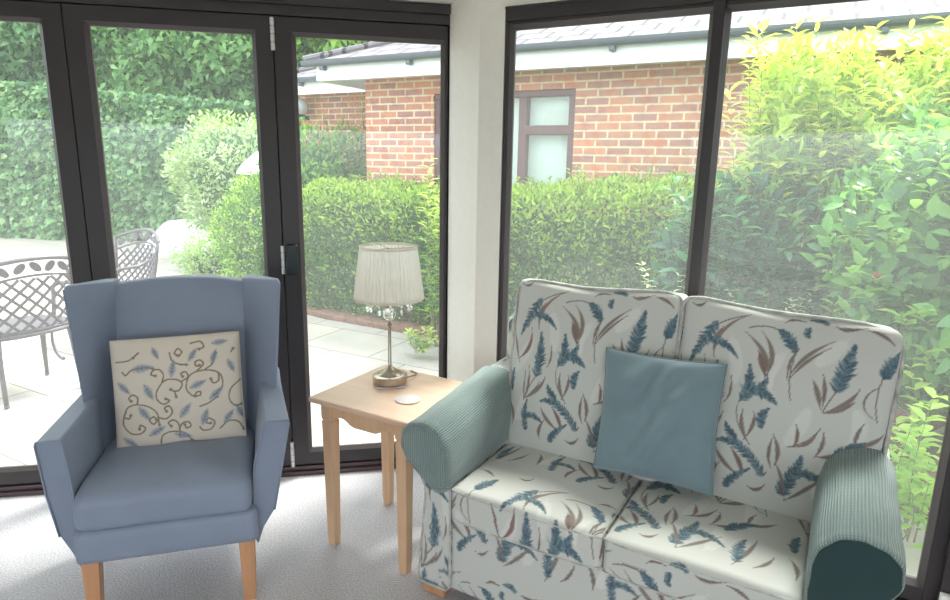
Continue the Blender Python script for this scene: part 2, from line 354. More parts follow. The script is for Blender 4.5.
# ------------------------------------------------------------------ foliage
def nrm(v): return v / np.maximum(np.linalg.norm(v, axis=-1, keepdims=True), 1e-9)
def leaves(P, Dr, Nn, Ln, Wd, fold=.25, curl=.15, shape='leaf'):
    """P base, Dr direction, Nn up normal, Ln length, Wd half width -> verts, quads"""
    Dr = nrm(Dr); Sd = nrm(np.cross(Dr, Nn)); Nn = np.cross(Sd, Dr); L = Ln[:, None]; w = Wd[:, None]
    if shape == 'leaf':
        rows = [(0, .0, 0), (.3, .85, .0), (.62, .8, -.25), (1., 0., -1)]
        V = [P]
        for t, ww, c in rows[1:3]:
            mid = P + Dr * L * t + Nn * L * curl * c
            V += [mid - Sd * w * ww + Nn * w * fold, mid, mid + Sd * w * ww + Nn * w * fold]
        V += [P + Dr * L - Nn * L * curl]
        V = np.stack(V, 1); n = len(P)      # 8 verts: 0, 1 2 3, 4 5 6, 7
        F = np.array([[0, 2, 1, 1], [0, 3, 2, 2], [1, 2, 5, 4], [2, 3, 6, 5], [4, 5, 7, 7], [5, 6, 7, 7]])
        T = np.array([[0, 2, 1], [0, 3, 2], [1, 2, 5], [1, 5, 4], [2, 3, 6], [2, 6, 5], [4, 5, 7], [5, 6, 7]])
        k = 8
    else:
        V = np.stack([P, P + Dr * L * .45 - Sd * w + Nn * w * fold, P + Dr * L - Nn * L * curl, P + Dr * L * .45 + Sd * w + Nn * w * fold], 1); n = len(P)
        T = np.array([[0, 2, 1], [0, 3, 2]]); k = 4
    F = (T[None] + (np.arange(n) * k)[:, None, None]).reshape(-1, 3)
    return V.reshape(-1, 3), F, k
def rnd(n, lo, hi): return RNG.uniform(lo, hi, n)
def rdir(n): return nrm(RNG.normal(size=(n, 3)))
def tints(n, cols, w=None, jit=.12):
    C_ = np.array([lin(c)[:3] for c in cols]); i = RNG.choice(len(cols), n, p=w); return C_[i] * (1 + RNG.normal(size=(n, 1)) * jit).clip(.5, 1.6)
def foliage(name, P, out_, size, cols, w=None, par=None, mat=None, aspect=.45, up=.5, rand=.9, shape='leaf', tip=None, tipz=None, fold=.25):
    n = len(P); Dr = nrm(out_ * .7 + rdir(n) * rand + np.array([0, 0, up])); Nn = nrm(out_ + rdir(n) * .5 + np.array([0, 0, .6]))
    Ln = rnd(n, .7, 1.25) * size; V, F, k = leaves(P, Dr, Nn, Ln, Ln * aspect * .5, shape=shape, fold=fold)
    c = tints(n, cols, w)
    if tip is not None:
        t = (RNG.uniform(size=n) < tipz)[:, None]; c = np.where(t, tints(n, tip), c)
    return npmesh(name, V, F, mat or M_leaf, par, np.repeat(c, k, 0))
def box_surface(n, x0, x1, y0, y1, z0, z1, faces, bulge=.1, depth=.12, lump=.5, amp=.1):
    """points just under a lumpy box; faces weights dict"""
    ks = list(faces); wt = np.array([faces[k] for k in ks], float); wt /= wt.sum(); i = RNG.choice(len(ks), n, p=wt)
    X = rnd(n, x0, x1); Y = rnd(n, y0, y1); Z = rnd(n, z0, z1); N_ = np.zeros((n, 3))
    for j, k in enumerate(ks):
        q = i == j
        if k == 'f': Y[q] = y0; N_[q] = (0, -1, 0)
        if k == 't': Z[q] = z1; N_[q] = (0, 0, 1)
        if k == 'l': X[q] = x0; N_[q] = (-1, 0, 0)
        if k == 'r': X[q] = x1; N_[q] = (1, 0, 0)
        if k == 'b': Y[q] = y1; N_[q] = (0, 1, 0)
    P = np.stack([X, Y, Z], 1); c = np.array([(x0 + x1) / 2, (y0 + y1) / 2, (z0 + z1) / 2])
    lumpf = (np.sin(X * 3.1 / lump + 1) * np.sin(Z * 3.7 / lump + 2) * np.sin(Y * 3.3 / lump) + np.sin(X * 7.1 / lump + Z * 6 / lump)) * amp * .5
    P = P + N_ * (lumpf - RNG.uniform(size=n) ** 1.5 * depth)[:, None]
    ez = ((P[:, 2] - z1) / .25 + 1).clip(0, 1)      # round the top front edge
    P[:, 1] += np.where(N_[:, 1] < 0, ez ** 2 * .12, 0); ey = ((y0 - P[:, 1]) / .25 + 1).clip(0, 1); P[:, 2] -= np.where(N_[:, 2] > 0, ey ** 2 * .1, 0)
    return P, N_
def ellip_surface(n, c, r, depth=.25, amp=.12, zmin=None, lump=1.):
    d = rdir(n); a = 1 + amp * (np.sin(d[:, 0] * 7 / lump + 1) * np.sin(d[:, 2] * 6 / lump) + .6 * np.sin(d[:, 1] * 9 / lump + d[:, 2] * 8 / lump)) - RNG.uniform(size=n) ** 1.3 * depth
    P = np.array(c) + d * np.array(r) * a[:, None]; N_ = nrm(d / np.array(r))
    if zmin is not None: k = P[:, 2] > zmin; P, N_ = P[k], N_[k]
    return P, N_
def core_box(par, x0, x1, y0, y1, z0, z1, name='inner_twigs'):
    m = MB(); m.box(x0, x1, y0, y1, z0, z1); m.build(name, M_core, par, bevel=.12, seg=3)
def core_ball(par, c, r, name='inner_twigs'):
    n = 24; m = MB(); m.loft([[(c[0] + r[0] * max(math.sin(PI * i / 12), .01) * math.cos(2 * PI * j / n), c[1] + r[1] * max(math.sin(PI * i / 12), .01) * math.sin(2 * PI * j / n), c[2] - r[2] * math.cos(PI * i / 12)) for j in range(n)] for i in range(13)]); m.build(name, M_core, par, smooth=True)
def trunk(par, x, y, z0, z1, r, n=5, name='trunk', sp=.3, lean=(0, 0)):
    m = MB()
    for i in range(n):
        a = 2 * PI * i / n + random.random(); s_ = sp * random.uniform(.4, 1)
        m.tube([(x + math.cos(a) * s_ * t ** 1.3 + lean[0] * t, y + math.sin(a) * s_ * t ** 1.3 + lean[1] * t, z0 + (z1 - z0) * t) for t in (0, .25, .5, .75, 1)], [r, r * .85, r * .7, r * .5, r * .25], 6)
    m.build(name, M_bark, par, smooth=True)

# ivy covered boundary, x world aligned
IV = empty('ivy_hedge', (-7.6, 12.2, 0), math.radians(-3), 'tall wall of dark green ivy running along the far side of the patio', 'hedge')
m = MB(); m.prism([(-8, -.03), (4.6, -.03), (4.6, 2.2), (3.4, 2.4), (-8, 3.3)], 'y', .12, .6); m.build('inner_twigs', M_core, IV)
n = 30000; X = rnd(n, -8, 4.6); top = 3.3 - (X + 8) / 12 * .85; Z = RNG.uniform(size=n) * (top + .1); Y = .1 - RNG.uniform(size=n) * .22 + .12 * np.sin(X * 2.3) * np.sin(Z * 3.1 + 1) + .08 * np.sin(X * 5 + Z * 4)
foliage('foliage', np.stack([X, Y, Z], 1), np.tile([0, -1., 0], (n, 1)), .13, [(112, 156, 108), (134, 174, 124), (92, 136, 98), (160, 194, 146)], par=IV, aspect=.85, up=-.5, rand=.6, tip=[(150, 185, 130), (176, 200, 150)], tipz=.16, shape='d')
def tree(x, y, z0, z1, c, r, n, label, cols, size=.13, **kw):
    t = empty('tree', (x, y, 0), 0, label, 'tree'); trunk(t, 0, 0, -.03, c[2], .14, 4, sp=.8); n = int(n * 1.3)
    core_ball(t, c, [v * .72 for v in r]); P, N_ = ellip_surface(n, c, r, .35, .16, z0, lump=.6)
    foliage('foliage', P, N_, size, cols, par=t, up=-.2, rand=.9, aspect=.5, shape='d', **kw); return t
tree(-9.8, 14.6, 2.6, 6, (0, 0, 4.6), (3.0, 1.6, 2.3), 14000, 'dark leafy tree rising behind the left end of the ivy wall', [(112, 156, 112), (138, 180, 130), (86, 130, 96)], .2)
tree(-5.3, 14.0, 2.4, 6, (0, 0, 4.3), (3.0, 1.5, 2.3), 14000, 'broad green tree overhanging the middle of the ivy wall', [(124, 168, 108), (150, 190, 126), (96, 140, 94)], .19)
tree(-2.6, 13.4, 2.2, 6, (.6, .4, 4.0), (2.3, 1.6, 2.1), 10000, 'bright yellow-green tree rising behind the left end of the bungalow roof', [(130, 172, 70), (164, 200, 90), (104, 146, 66)], .18)
# pale variegated shrub
t = empty('shrub', (-3.85, 10.2, 0), 0, 'pale silvery variegated shrub in front of the ivy wall', 'shrub'); trunk(t, 0, 0, -.03, 1.2, .03)
core_ball(t, (0, 0, 1.2), (.75, .6, .85)); P, N_ = ellip_surface(9000, (0, 0, 1.2), (1.0, .8, 1.0), .3, .14)
foliage('foliage', P, N_, .09, [(184, 200, 164), (206, 214, 184), (150, 176, 130), (168, 190, 120)], par=t, shape='d')
# flowering border plants
t = empty('border_plant', (-3.75, 8.9, 0), 0, 'low pale flowering border plants at the path edge before the hedge', 'plant')
core_ball(t, (0, 0, .1), (.34, .3, .2)); P, N_ = ellip_surface(3500, (0, 0, .12), (.52, .45, .34), .4, .25, -.02)
foliage('foliage', P, N_, .06, [(150, 180, 110), (176, 200, 130)], par=t, shape='d', tip=[(222, 205, 214), (196, 188, 200)], tipz=.14)
# rounded bush at the left end of the hedge
t = empty('bush', (-2.55, 7.75, 0), 0, 'rounded bright green bush closing the left end of the clipped hedge', 'bush')
core_ball(t, (0, 0, .55), (.48, .45, .6)); P, N_ = ellip_surface(9000, (0, 0, .58), (.68, .62, .78), .25, .1, -.02)
foliage('foliage', P, N_, .06, [(120, 160, 62), (150, 190, 76), (88, 130, 56)], par=t, shape='d', tip=[(190, 214, 100)], tipz=.2)
# clipped hedge
t = empty('hedge', tuple(MH @ Vector((-2.2, -.85, 0))), math.radians(-27.28), 'long clipped hedge with yellow-green new growth along the brick wall', 'hedge')
core_box(t, -2.25, 3.05, .1, .72, .0, 1.12)
P, N_ = box_surface(42000, -2.4, 3.2, -.12, .8, .03, 1.30, {'f': 5.5, 't': 3.2, 'l': .8, 'r': .3}, amp=.07)
P[:, 2] *= 1 + .10 * ((P[:, 0] + .3) / 1.4).clip(0, 1)
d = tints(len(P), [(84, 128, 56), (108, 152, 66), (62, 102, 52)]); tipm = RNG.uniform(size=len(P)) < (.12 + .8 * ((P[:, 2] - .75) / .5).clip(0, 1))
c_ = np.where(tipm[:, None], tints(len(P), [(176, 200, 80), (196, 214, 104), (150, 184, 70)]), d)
Dr = nrm(N_ * .8 + rdir(len(P)) * .8 + np.array([0, 0, .6])); Ln = rnd(len(P), .035, .07)
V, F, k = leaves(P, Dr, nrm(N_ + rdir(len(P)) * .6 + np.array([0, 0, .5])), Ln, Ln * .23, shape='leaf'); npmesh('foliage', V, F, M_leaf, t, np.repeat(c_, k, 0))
def shoots(n, x0, x1, y0, y1, z, h):   # thin upright shoots above the hedge
    mP, mD, mN, mL = [], [], [], []
    m = MB()
    for i in range(n):
        x = random.uniform(x0, x1); y = random.uniform(y0, y1); z = 1.22 + (.12 if x > .3 else 0); hh = random.uniform(.4, 1) * h; lx, ly = random.uniform(-.08, .08), random.uniform(-.05, .05)
        m.tube([(x, y, z - .1), (x + lx * .5, y + ly * .5, z + hh * .5), (x + lx, y + ly, z + hh)], [.004, .003, .0015], 4)
        for j in range(int(6 + hh * 26)):
            f = (j + 1) / (6 + hh * 26); a = j * 2.4; mP.append((x + lx * f, y + ly * f, z + hh * f)); mD.append((math.cos(a), math.sin(a), .7)); mN.append((-math.cos(a) * .6, -math.sin(a) * .6, 1)); mL.append(random.uniform(.045, .075))
    return m, np.array(mP), np.array(mD), np.array(mN), np.array(mL)
m, P, Dr, Nn, Ln = shoots(150, -2.2, 3.1, 0, .75, 1.22, .22); tag(m.build('shoots', M_bark, t), kind='stuff')
V, F, k = leaves(P, Dr, Nn, Ln, Ln * .2); npmesh('shoot_leaves', V, F, M_leaf, t, np.repeat(tints(len(P), [(186, 206, 92), (160, 190, 80)]), k, 0))
# leafy bush under the wall lamp
t = empty('bush', (-2.0, 8.0, 0), 0, 'loose mid-green bush below the globe lamp on the recessed brick wall', 'bush'); trunk(t, 0, 0, 0, 1.3, .02)
core_ball(t, (0, 0, 1.0), (.45, .35, .72)); P, N_ = ellip_surface(6500, (.05, 0, 1.02), (.68, .5, .92), .4, .2)
foliage('foliage', P, N_, .085, [(112, 156, 70), (142, 184, 88), (88, 132, 62)], par=t)
# climber
t = empty('climber', tuple(MH @ Vector((-5.5, .93, 0))), math.radians(-27.28), 'thin climbing plant trained up the recessed brick wall', 'climber')
m = MB(); pp, dd = [], []
for i in range(5):
    x = -.5 + i * .24; path = [(x + .08 * math.sin(z * 4 + i * 2), -.02, z) for z in np.linspace(0, 2.05 + .05 * i, 14)]; m.tube(path, .006, 5)
    for q in path[5:]:
        for j in range(9): pp.append((q[0] + random.uniform(-.07, .07), q[1] - random.uniform(0, .05), q[2] + random.uniform(-.08, .08))); dd.append((0, -1, 0))
m.build('stem', M_bark, t); foliage('foliage', np.array(pp), np.array(dd, float), .05, [(150, 170, 80), (176, 180, 96)], par=t, shape='d')

# willow-leaved tall shrub: many upright stems carrying long leaves
def stem_shrub(root, stems, lsize, cols, tipc, mat, asp=.28, gap=.055, tipn=.25, zstart=.2, droop=.35, wood=.007):
    m = MB(); P, Dr, Nn, Ln, Cc = [], [], [], [], []
    for (x, y, z0, x1, y1, z1) in stems:
        bend = (random.uniform(-.06, .06), random.uniform(-.06, .06)); pts = []
        for k_ in range(9):
            f = k_ / 8; pts.append(Vector((x + (x1 - x) * f ** 1.4 + bend[0] * math.sin(f * PI), y + (y1 - y) * f ** 1.4 + bend[1] * math.sin(f * PI), z0 + (z1 - z0) * f)))
        m.tube(pts, [wood * (1 - .8 * i / 8) for i in range(9)], 5)
        L_ = sum((pts[i + 1] - pts[i]).length for i in range(8)); nl = int(L_ * (1 - zstart) / gap); a = random.random() * 6
        for j in range(nl * 2):
            f = zstart + (1 - zstart) * (j // 2 + 1) / nl; q = min(f, .9999) * 8; i0 = int(q); p = pts[i0].lerp(pts[min(i0 + 1, 8)], q - i0)
            a += PI if j % 2 else 1.3; el = random.uniform(.1, .7) + f * .5 - droop
            P.append(p); Dr.append((math.cos(a), math.sin(a), el)); Nn.append((-math.cos(a) * el, -math.sin(a) * el, 1)); Ln.append(lsize * random.uniform(.65, 1.15)); Cc.append(f)
    m.build('stem', M_twig, root, smooth=True)
    P, Dr, Nn, Ln, Cc = map(np.array, (P, Dr, Nn, Ln, Cc)); V, F, k = leaves(P, Dr, Nn, Ln, Ln * asp * .5, curl=.2, fold=.35)
    c = tints(len(P), cols); tp = (Cc > 1 - tipn + RNG.uniform(-.12, .12, len(P)))[:, None]; c = np.where(tp, tints(len(P), tipc), c)
    npmesh('foliage', V, F, mat, root, np.repeat(c, k, 0))
def stems(n, cx, cy, rx, ry, h0, h1, spread=.5, z0=.02):
    r = []
    for i in range(n):
        a = random.random() * 2 * PI; q = math.sqrt(random.random()); x = cx + rx * q * math.cos(a); y = cy + ry * q * math.sin(a)
        r.append((cx + (x - cx) * spread, cy + (y - cy) * spread, z0, x, y, random.uniform(h0, h1)))
    return r
t = empty('shrub', (2.75, 4.15, 0), 0, 'tall yellow-green willow-leaved shrub in front of the brick wall', 'shrub')
P, N_ = box_surface(15000, -.92, 1.3, -.22, .3, .2, 2.15, {'f': 4, 't': 1}, depth=.55, amp=.3)
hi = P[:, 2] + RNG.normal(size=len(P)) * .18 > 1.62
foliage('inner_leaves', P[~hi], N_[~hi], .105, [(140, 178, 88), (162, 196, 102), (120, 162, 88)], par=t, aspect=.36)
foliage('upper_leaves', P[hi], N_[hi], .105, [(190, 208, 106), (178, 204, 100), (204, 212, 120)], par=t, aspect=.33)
stem_shrub(t, stems(230, 0, 0, 1.25, .42, 1.2, 2.5, .75), .125, [(120, 160, 70), (146, 182, 88), (96, 140, 70)], [(204, 214, 110), (214, 210, 120), (186, 206, 100)], M_leaf, .32, tipn=.35, gap=.045, zstart=.12)
t = empty('shrub', (1.72, 3.98, 0), 0, 'dark blue-green laurel shrub between the hedge and the tall yellow-green shrub', 'shrub')
P, N_ = ellip_surface(2600, (0, 0, .85), (.5, .38, .6), .7, .15)
foliage('inner_leaves', P, N_, .13, [(60, 108, 84), (78, 128, 96), (50, 90, 74)], par=t, mat=M_gloss, aspect=.36)
stem_shrub(t, stems(75, 0, 0, .5, .38, .9, 1.55, .5), .15, [(60, 108, 84), (78, 128, 96), (50, 90, 74)], [(96, 146, 104)], M_gloss, .34, gap=.07)
t = empty('shrub', (2.35, 3.15, 0), 0, 'rounded glossy camellia bush close outside the right pane with one red bloom', 'shrub')
trunk(t, .15, 0, 0, 1.2, .02, 6, sp=.35)
P, N_ = ellip_surface(4200, (.12, .05, 1.08), (.62, .48, .72), .75, .15)
foliage('inner_leaves', P, N_, .1, [(104, 156, 84), (84, 136, 80), (130, 178, 96)], par=t, mat=M_gloss, aspect=.55)
st = []
for i in range(150):
    a = random.random() * 2 * PI; z = random.uniform(.45, 1.75); q = math.sqrt(max(.05, 1 - ((z - 1.05) / .85) ** 2)); st.append((.1, 0, z - .35, .1 + .58 * q * math.cos(a), .48 * q * math.sin(a), z))
stem_shrub(t, st, .1, [(104, 156, 84), (84, 136, 80), (130, 178, 96)], [(156, 198, 96)], M_gloss, .55, gap=.05, zstart=.35)
m = MB()
for i in range(9):
    a = i * 2.4; r = .012 + .0022 * i
    m.ball((-.42 + r * math.cos(a), -.16 + r * math.sin(a) * .6, 1.06 + .006 * math.sin(i * 3)), .017, 8, .6)
m.build('red_bloom', plain('red_petal', (176, 62, 58), .5), t, smooth=True)
t = empty('border_plant', (2.0, 2.62, 0), 0, 'leafy light-green plant low outside the right end of the window', 'plant')
stem_shrub(t, stems(26, -.03, -.1, .22, .42, .15, .75, .6, -.02), .095, [(140, 184, 84), (164, 202, 100)], [(186, 214, 110)], M_leaf, .5, gap=.05, wood=.004)
t = empty('border_plant', (-.28, 5.15, 0), 0, 'upright narrow-leaved shrub at the hedge beside the door post', 'plant')
stem_shrub(t, stems(14, 0, 0, .16, .16, .9, 1.62, .5), .12, [(130, 170, 76), (158, 196, 90)], [(196, 212, 110)], M_leaf, .26, gap=.05)
t = empty('border_plant', (-.45, 4.95, 0), 0, 'low yellow-green plant in the bark bed at the foot of the hedge', 'plant')
stem_shrub(t, stems(12, 0, 0, .2, .12, .1, .24, .3), .06, [(150, 180, 90), (170, 196, 110)], [(186, 204, 120)], M_leaf, .6, gap=.03, wood=.003, zstart=.1)
t = empty('border_plant', (1.55, 3.75, 0), 0, 'pale cream-flowered low shrub behind the sofa outside the window', 'plant')
stem_shrub(t, stems(60, .2, 0, .85, .3, .5, .98, .7), .05, [(150, 184, 130), (176, 200, 160)], [(224, 228, 200), (236, 236, 214)], M_leaf, .4, gap=.035, wood=.003, tipn=.3)

# white things in the garden
m = MB(); nx, ny = 30, 14; V = []
for j in range(ny):
    for i in range(nx):
        u, v = i / (nx - 1), j / (ny - 1); h = (.46 + .3 * u) * math.sin(PI * min(1, v * 1.35) * .5) ** .5 if v < .74 else (.46 + .3 * u) * (1 - (v - .74) * .6)
        h *= min(1, u * 5 + .35); V.append((-.9 + 1.9 * u, -.45 + v * 1.0 - .1 * math.sin(u * 9), -.03 + h + .03 * math.sin(u * 21 + v * 5) * v * (1 - v)))
F = [(j * nx + i, j * nx + i + 1, (j + 1) * nx + i + 1, (j + 1) * nx + i) for j in range(ny - 1) for i in range(nx - 1)]
m.add(V, F); t = m.build('garden_cover', M_sheet, smooth=True, fixn=False); t.location = (-4.75, 10.75, 0); s_ = t.modifiers.new('s', 'SOLIDIFY'); s_.thickness = .02
tag(t, 'white sheet cover draped low at the foot of the ivy wall', 'cover')
t = empty('parasol', (-2.8, 8.9, .08), 0, 'white domed parasol showing above the hedge behind the door post', 'parasol')
m = MB(); m.lathe([(.005, 1.66), (.12, 1.65), (.3, 1.57), (.5, 1.40), (.58, 1.28), (.565, 1.28), (.3, 1.52), (.1, 1.61), (.006, 1.62)], n=8); m.build('canopy', M_sheet, t)
m = MB(); m.lathe([(.02, -.11), (.02, 1.63)], n=10); m.build('pole', M_gutter, t); m = MB(); m.lathe([(.22, -.11), (.22, -.04), (.05, 0)], n=20); m.build('base', M_gutter, t)

# ------------------------------------------------------------------ brick bungalow
HS = empty('house', tuple(HO), math.radians(-27.28), 'red brick bungalow with white fascia and pale slate roof across the garden', 'house')
m = MB(); m.box(-4.47, -3.575, 0, .3, -.05, 2.46); m.box(-3.575, -2.015, 0, .3, -.05, 1.05); m.box(-3.575, -2.015, 0, .3, 2.262, 2.46); m.box(-2.015, 4.5, 0, .3, -.05, 2.46); m.box(-4.47, -4.17, .3, 6, -.05, 2.46)
m.build('brick_wall', M_brick, HS)
m = MB(); m.box(-6.35, -4.47, 1.0, 1.3, -.05, 2.46); m.build('recessed_wall', M_brick, HS)
m = MB(); m.box(-2.0 - 1.575, -2.015, .02, .3, 1.0, 1.05); m.build('window_sill', M_wframe, HS)
# window of the house
wf = MB(); X0, X1 = -3.575, -2.015
wf.box(X0, X1, .02, .1, 2.2, 2.262); wf.box(X0, X1, .02, .1, 1.05, 1.11); wf.box(X0, X0 + .06, .02, .1, 1.1, 2.2); wf.box(X1 - .07, X1, .02, .1, 1.1, 2.2)
for xm in (-3.07, -2.56): wf.box(xm - .045, xm + .045, .02, .1, 1.1, 2.2)
wf.box(-2.56, X1, .015, .1, 1.84, 1.93); wf.box(X0, -3.07, .015, .1, 1.84, 1.93)
w = wf.build('window', M_wframe, HS, bevel=.008)
m = MB(); m.box(X0, X1, .07, .076, 1.06, 2.25); m.build('pane', M_glass, w); m = MB(); m.box(X0, X1, .16, .17, 1.05, 2.262); m.build('blind', M_blind, w)
m = MB(); m.box(-4.85, 4.6, -.36, -.33, 2.40, 2.56); m.box(-4.85, 4.6, -.33, 0, 2.44, 2.46); m.box(-4.85, -4.82, -.33, .66, 2.40, 2.56); m.build('fascia', M_upvc, HS)
m = MB(); m.box(-6.5, -4.85, .66, .69, 2.40, 2.56); m.box(-6.5, -4.85, .69, 1.0, 2.44, 2.46); m.build('fascia', M_upvc, HS)
def gutter(x0, x1, y):
    m = MB(); prof = [(y - .055 + .055 * math.cos(a), 2.60 + .06 * math.sin(a)) for a in np.linspace(PI, 2 * PI, 9)] + [(y - .005, 2.60), (y - .105, 2.60)]
    m.prism(prof, 'x', x0, x1); return m.build('gutter', M_gutter, HS)
g = gutter(-4.98, 4.6, -.36); g2 = gutter(-6.55, -4.95, .66)
for gg, xs, y in ((g, (-4.75, -3.65, -1.6, -.75, .35), -.37), (g2, (-6.0, -5.2), .65)):
    for x in xs: m = MB(); m.box(x, x + .05, y - .06, y + .01, 2.50, 2.55); m.build('gutter_bracket', M_gutter, gg, bevel=.01)
# roofs as slanted slabs with their own slate coordinates
def roof(name, pts, origin, xdir, updir, par, th=.05):
    """pts in the slope plane (x along eaves, y up the slope)"""
    xd = Vector(xdir).normalized(); yd = Vector(updir).normalized(); zd = xd.cross(yd).normalized()
    M = Matrix(((xd.x, yd.x, zd.x, origin[0]), (xd.y, yd.y, zd.y, origin[1]), (xd.z, yd.z, zd.z, origin[2]), (0, 0, 0, 1)))
    m = MB(); m.prism(pts, 'z', -th, 0); o = m.build(name, M_slate); o.parent = par; o.matrix_local = M; return o
PT = math.radians(21); cs, sn = math.cos(PT), math.sin(PT); run = 3.4; up = run / cs
roof('roof', [(0, 0), (9.5, 0), (9.5, up), (run, up)], (-4.92, -.42, 2.60), (1, 0, 0), (0, cs, sn), HS)
roof('roof', [(0, 0), (-run * 2, 0), (-run, up)], (-4.92, -.42, 2.60), (0, -1, 0), (cs, 0, sn), HS)
roof('roof', [(0, 0), (4.3, 0), (4.3, up), (run, up)], (-6.6, .60, 2.60), (1, 0, 0), (0, cs, sn), HS)
m = MB(); m.tube([(-4.95, -.45, 2.61), (-4.92 + run, -.42 + run, 2.61 + run * sn / cs)], .04, 8); m.build('hip_ridge', M_slate, HS)
m = MB(); m.tube([(-6.62, .58, 2.61), (-6.6 + run, .6 + run, 2.61 + run * sn / cs)], .04, 8); m.build('hip_ridge', M_slate, HS)
p = MH @ Vector((-6.22, .82, 2.26)); t = empty('wall_lamp', tuple(p), math.radians(-27.28), 'round globe lamp fixed high on the recessed brick wall', 'lamp')
m = MB(); m.ball((0, 0, .0), .13, 20); m.build('globe', plain('smoky_globe', (188, 192, 196), .15), t, smooth=True)
m = MB(); m.lathe([(.06, -.17), (.085, -.14), (.085, -.1), (.05, -.09)], n=16); m.box(-.04, .04, 0, .17, -.16, -.11); m.build('bracket', M_black, t)

# ------------------------------------------------------------------ cast aluminium garden armchairs
def arc_pt(s_, z, R=.62):     # barrel curved back: s_ along width, returns local point, chair faces +y
    a = s_ / R; lean = -.10 * (z - .42) / .5; return Vector((R * math.sin(a), lean - .0 + R * (1 - math.cos(a)), z))
def garden_chair(loc, rz, label, w=.36):
    root = empty('garden_chair', loc, rz, label, 'chair', 'cast metal chairs on the patio')
    top = lambda s_: .84 + .08 * math.cos(s_ / w * PI / 2)
    m = MB(); S_ = np.linspace(-w, w, 21)
    m.tube([arc_pt(s_ * (1.06), top(s_)) for s_ in S_], .016, 6); m.tube([arc_pt(s_ * 1.03, top(s_) - .11) for s_ in S_], .009, 6); m.tube([arc_pt(s_ * .9, .44) for s_ in S_], .013, 6)
    m.tube([arc_pt(-w * (.9 + .16 * f), .44 + f * (top(-w) - .44)) for f in np.linspace(0, 1, 6)], .015, 6); m.tube([arc_pt(w * (.9 + .16 * f), .44 + f * (top(w) - .44)) for f in np.linspace(0, 1, 6)], .015, 6)
    m.build('back_frame', M_cast, root, smooth=True)
    m = MB(); N_ = 9
    for k_ in range(-N_, N_ + 1):
        for sg in (-1, 1):
            pts = []
            for f in np.linspace(0, 1, 9):
                s_ = (k_ / N_ * 2 * w) + sg * (f - .0) * .40; z = .44 + f * .40
                if abs(s_) <= w * .97 and z <= top(s_) - .11: pts.append(arc_pt(s_, z))
            if len(pts) > 1: m.tube(pts, .0098, 5, flat=1)
    m.build('lattice', M_cast, root)
    m = MB()
    for k_ in range(9):
        s_ = -w * .88 + k_ * w * .22; c = arc_pt(s_, top(s_) - .055); ang = .8 if k_ % 2 else -.8; a = s_ / .62
        ax = Vector((math.cos(a), math.sin(a), 0)); R_ = []
        for q in range(10):
            th_ = 2 * PI * q / 10; lx, lz = .042 * math.cos(th_), .024 * math.sin(th_); x_ = lx * math.cos(ang) - lz * math.sin(ang); z_ = lx * math.sin(ang) + lz * math.cos(ang); R_.append(c + ax * x_ + Vector((0, 0, z_)))
        off = Vector((-math.sin(a), math.cos(a), 0)) * .005; m.loft([[p_ - off for p_ in R_], [p_ + off for p_ in R_]])
    m.build('leaf_ornament', M_cast, root)
    m = MB(); n = 28; prof = []
    for q in range(n):
        a = 2 * PI * q / n; prof.append((.31 * abs(math.cos(a)) ** .7 * (1 if math.cos(a) > 0 else -1), .26 + .27 * abs(math.sin(a)) ** .7 * (1 if math.sin(a) > 0 else -1)))
    m.loft([[(x, y, .40) for x, y in prof], [(x * 1.03, .26 + (y - .26) * 1.03, .415) for x, y in prof], [(x, y, .43) for x, y in prof]]); m.build('seat', M_cast, root, bevel=.004)
    for sx_ in (-1, 1):
        for y0, dy in ((.03, -.03), (.42, .03)):
            m = MB(); x = sx_ * .22
            m.tube([(x, y0, .41), (x * 1.02, y0 + dy * .3, .3), (x * 1.04, y0 + dy * .9, .12), (x * 1.06, y0 + dy * 1.3, -.01)], [.026, .02, .016, .014], 8); m.ball((x * 1.06, y0 + dy * 1.3, -.015), .018, 10, .7)
            m.build('leg', M_cast, root, smooth=True)
        m = MB(); x = sx_ * .24; pts = []
        for f in np.linspace(0, 1, 28):
            a = f * 5.2; r = .11 * (1 - .72 * f); pts.append((x, .25 + r * math.sin(a) , .30 - .17 * f + r * math.cos(a) * .9 + .0))
        m.tube(pts, .011, 6); m.build('scroll_brace', M_cast, root, smooth=True)
        m = MB(); m.tube([(sx_ * .33, .1, .7), (sx_ * .37, .22, .67), (sx_ * .36, .38, .66), (sx_ * .34, .45, .62), (sx_ * .33, .44, .52), (sx_ * .3, .4, .42)], .014, 8); m.build('armrest', M_cast, root, smooth=True)
    return root
garden_chair((-2.86, 3.93, 0), math.radians(60), 'weathered grey cast metal garden chair with lattice back seen nearest the left pane', .40)
garden_chair((-3.0, 5.5, 0), math.radians(148), 'weathered grey cast metal garden chair further off behind the blue armchair', .33)

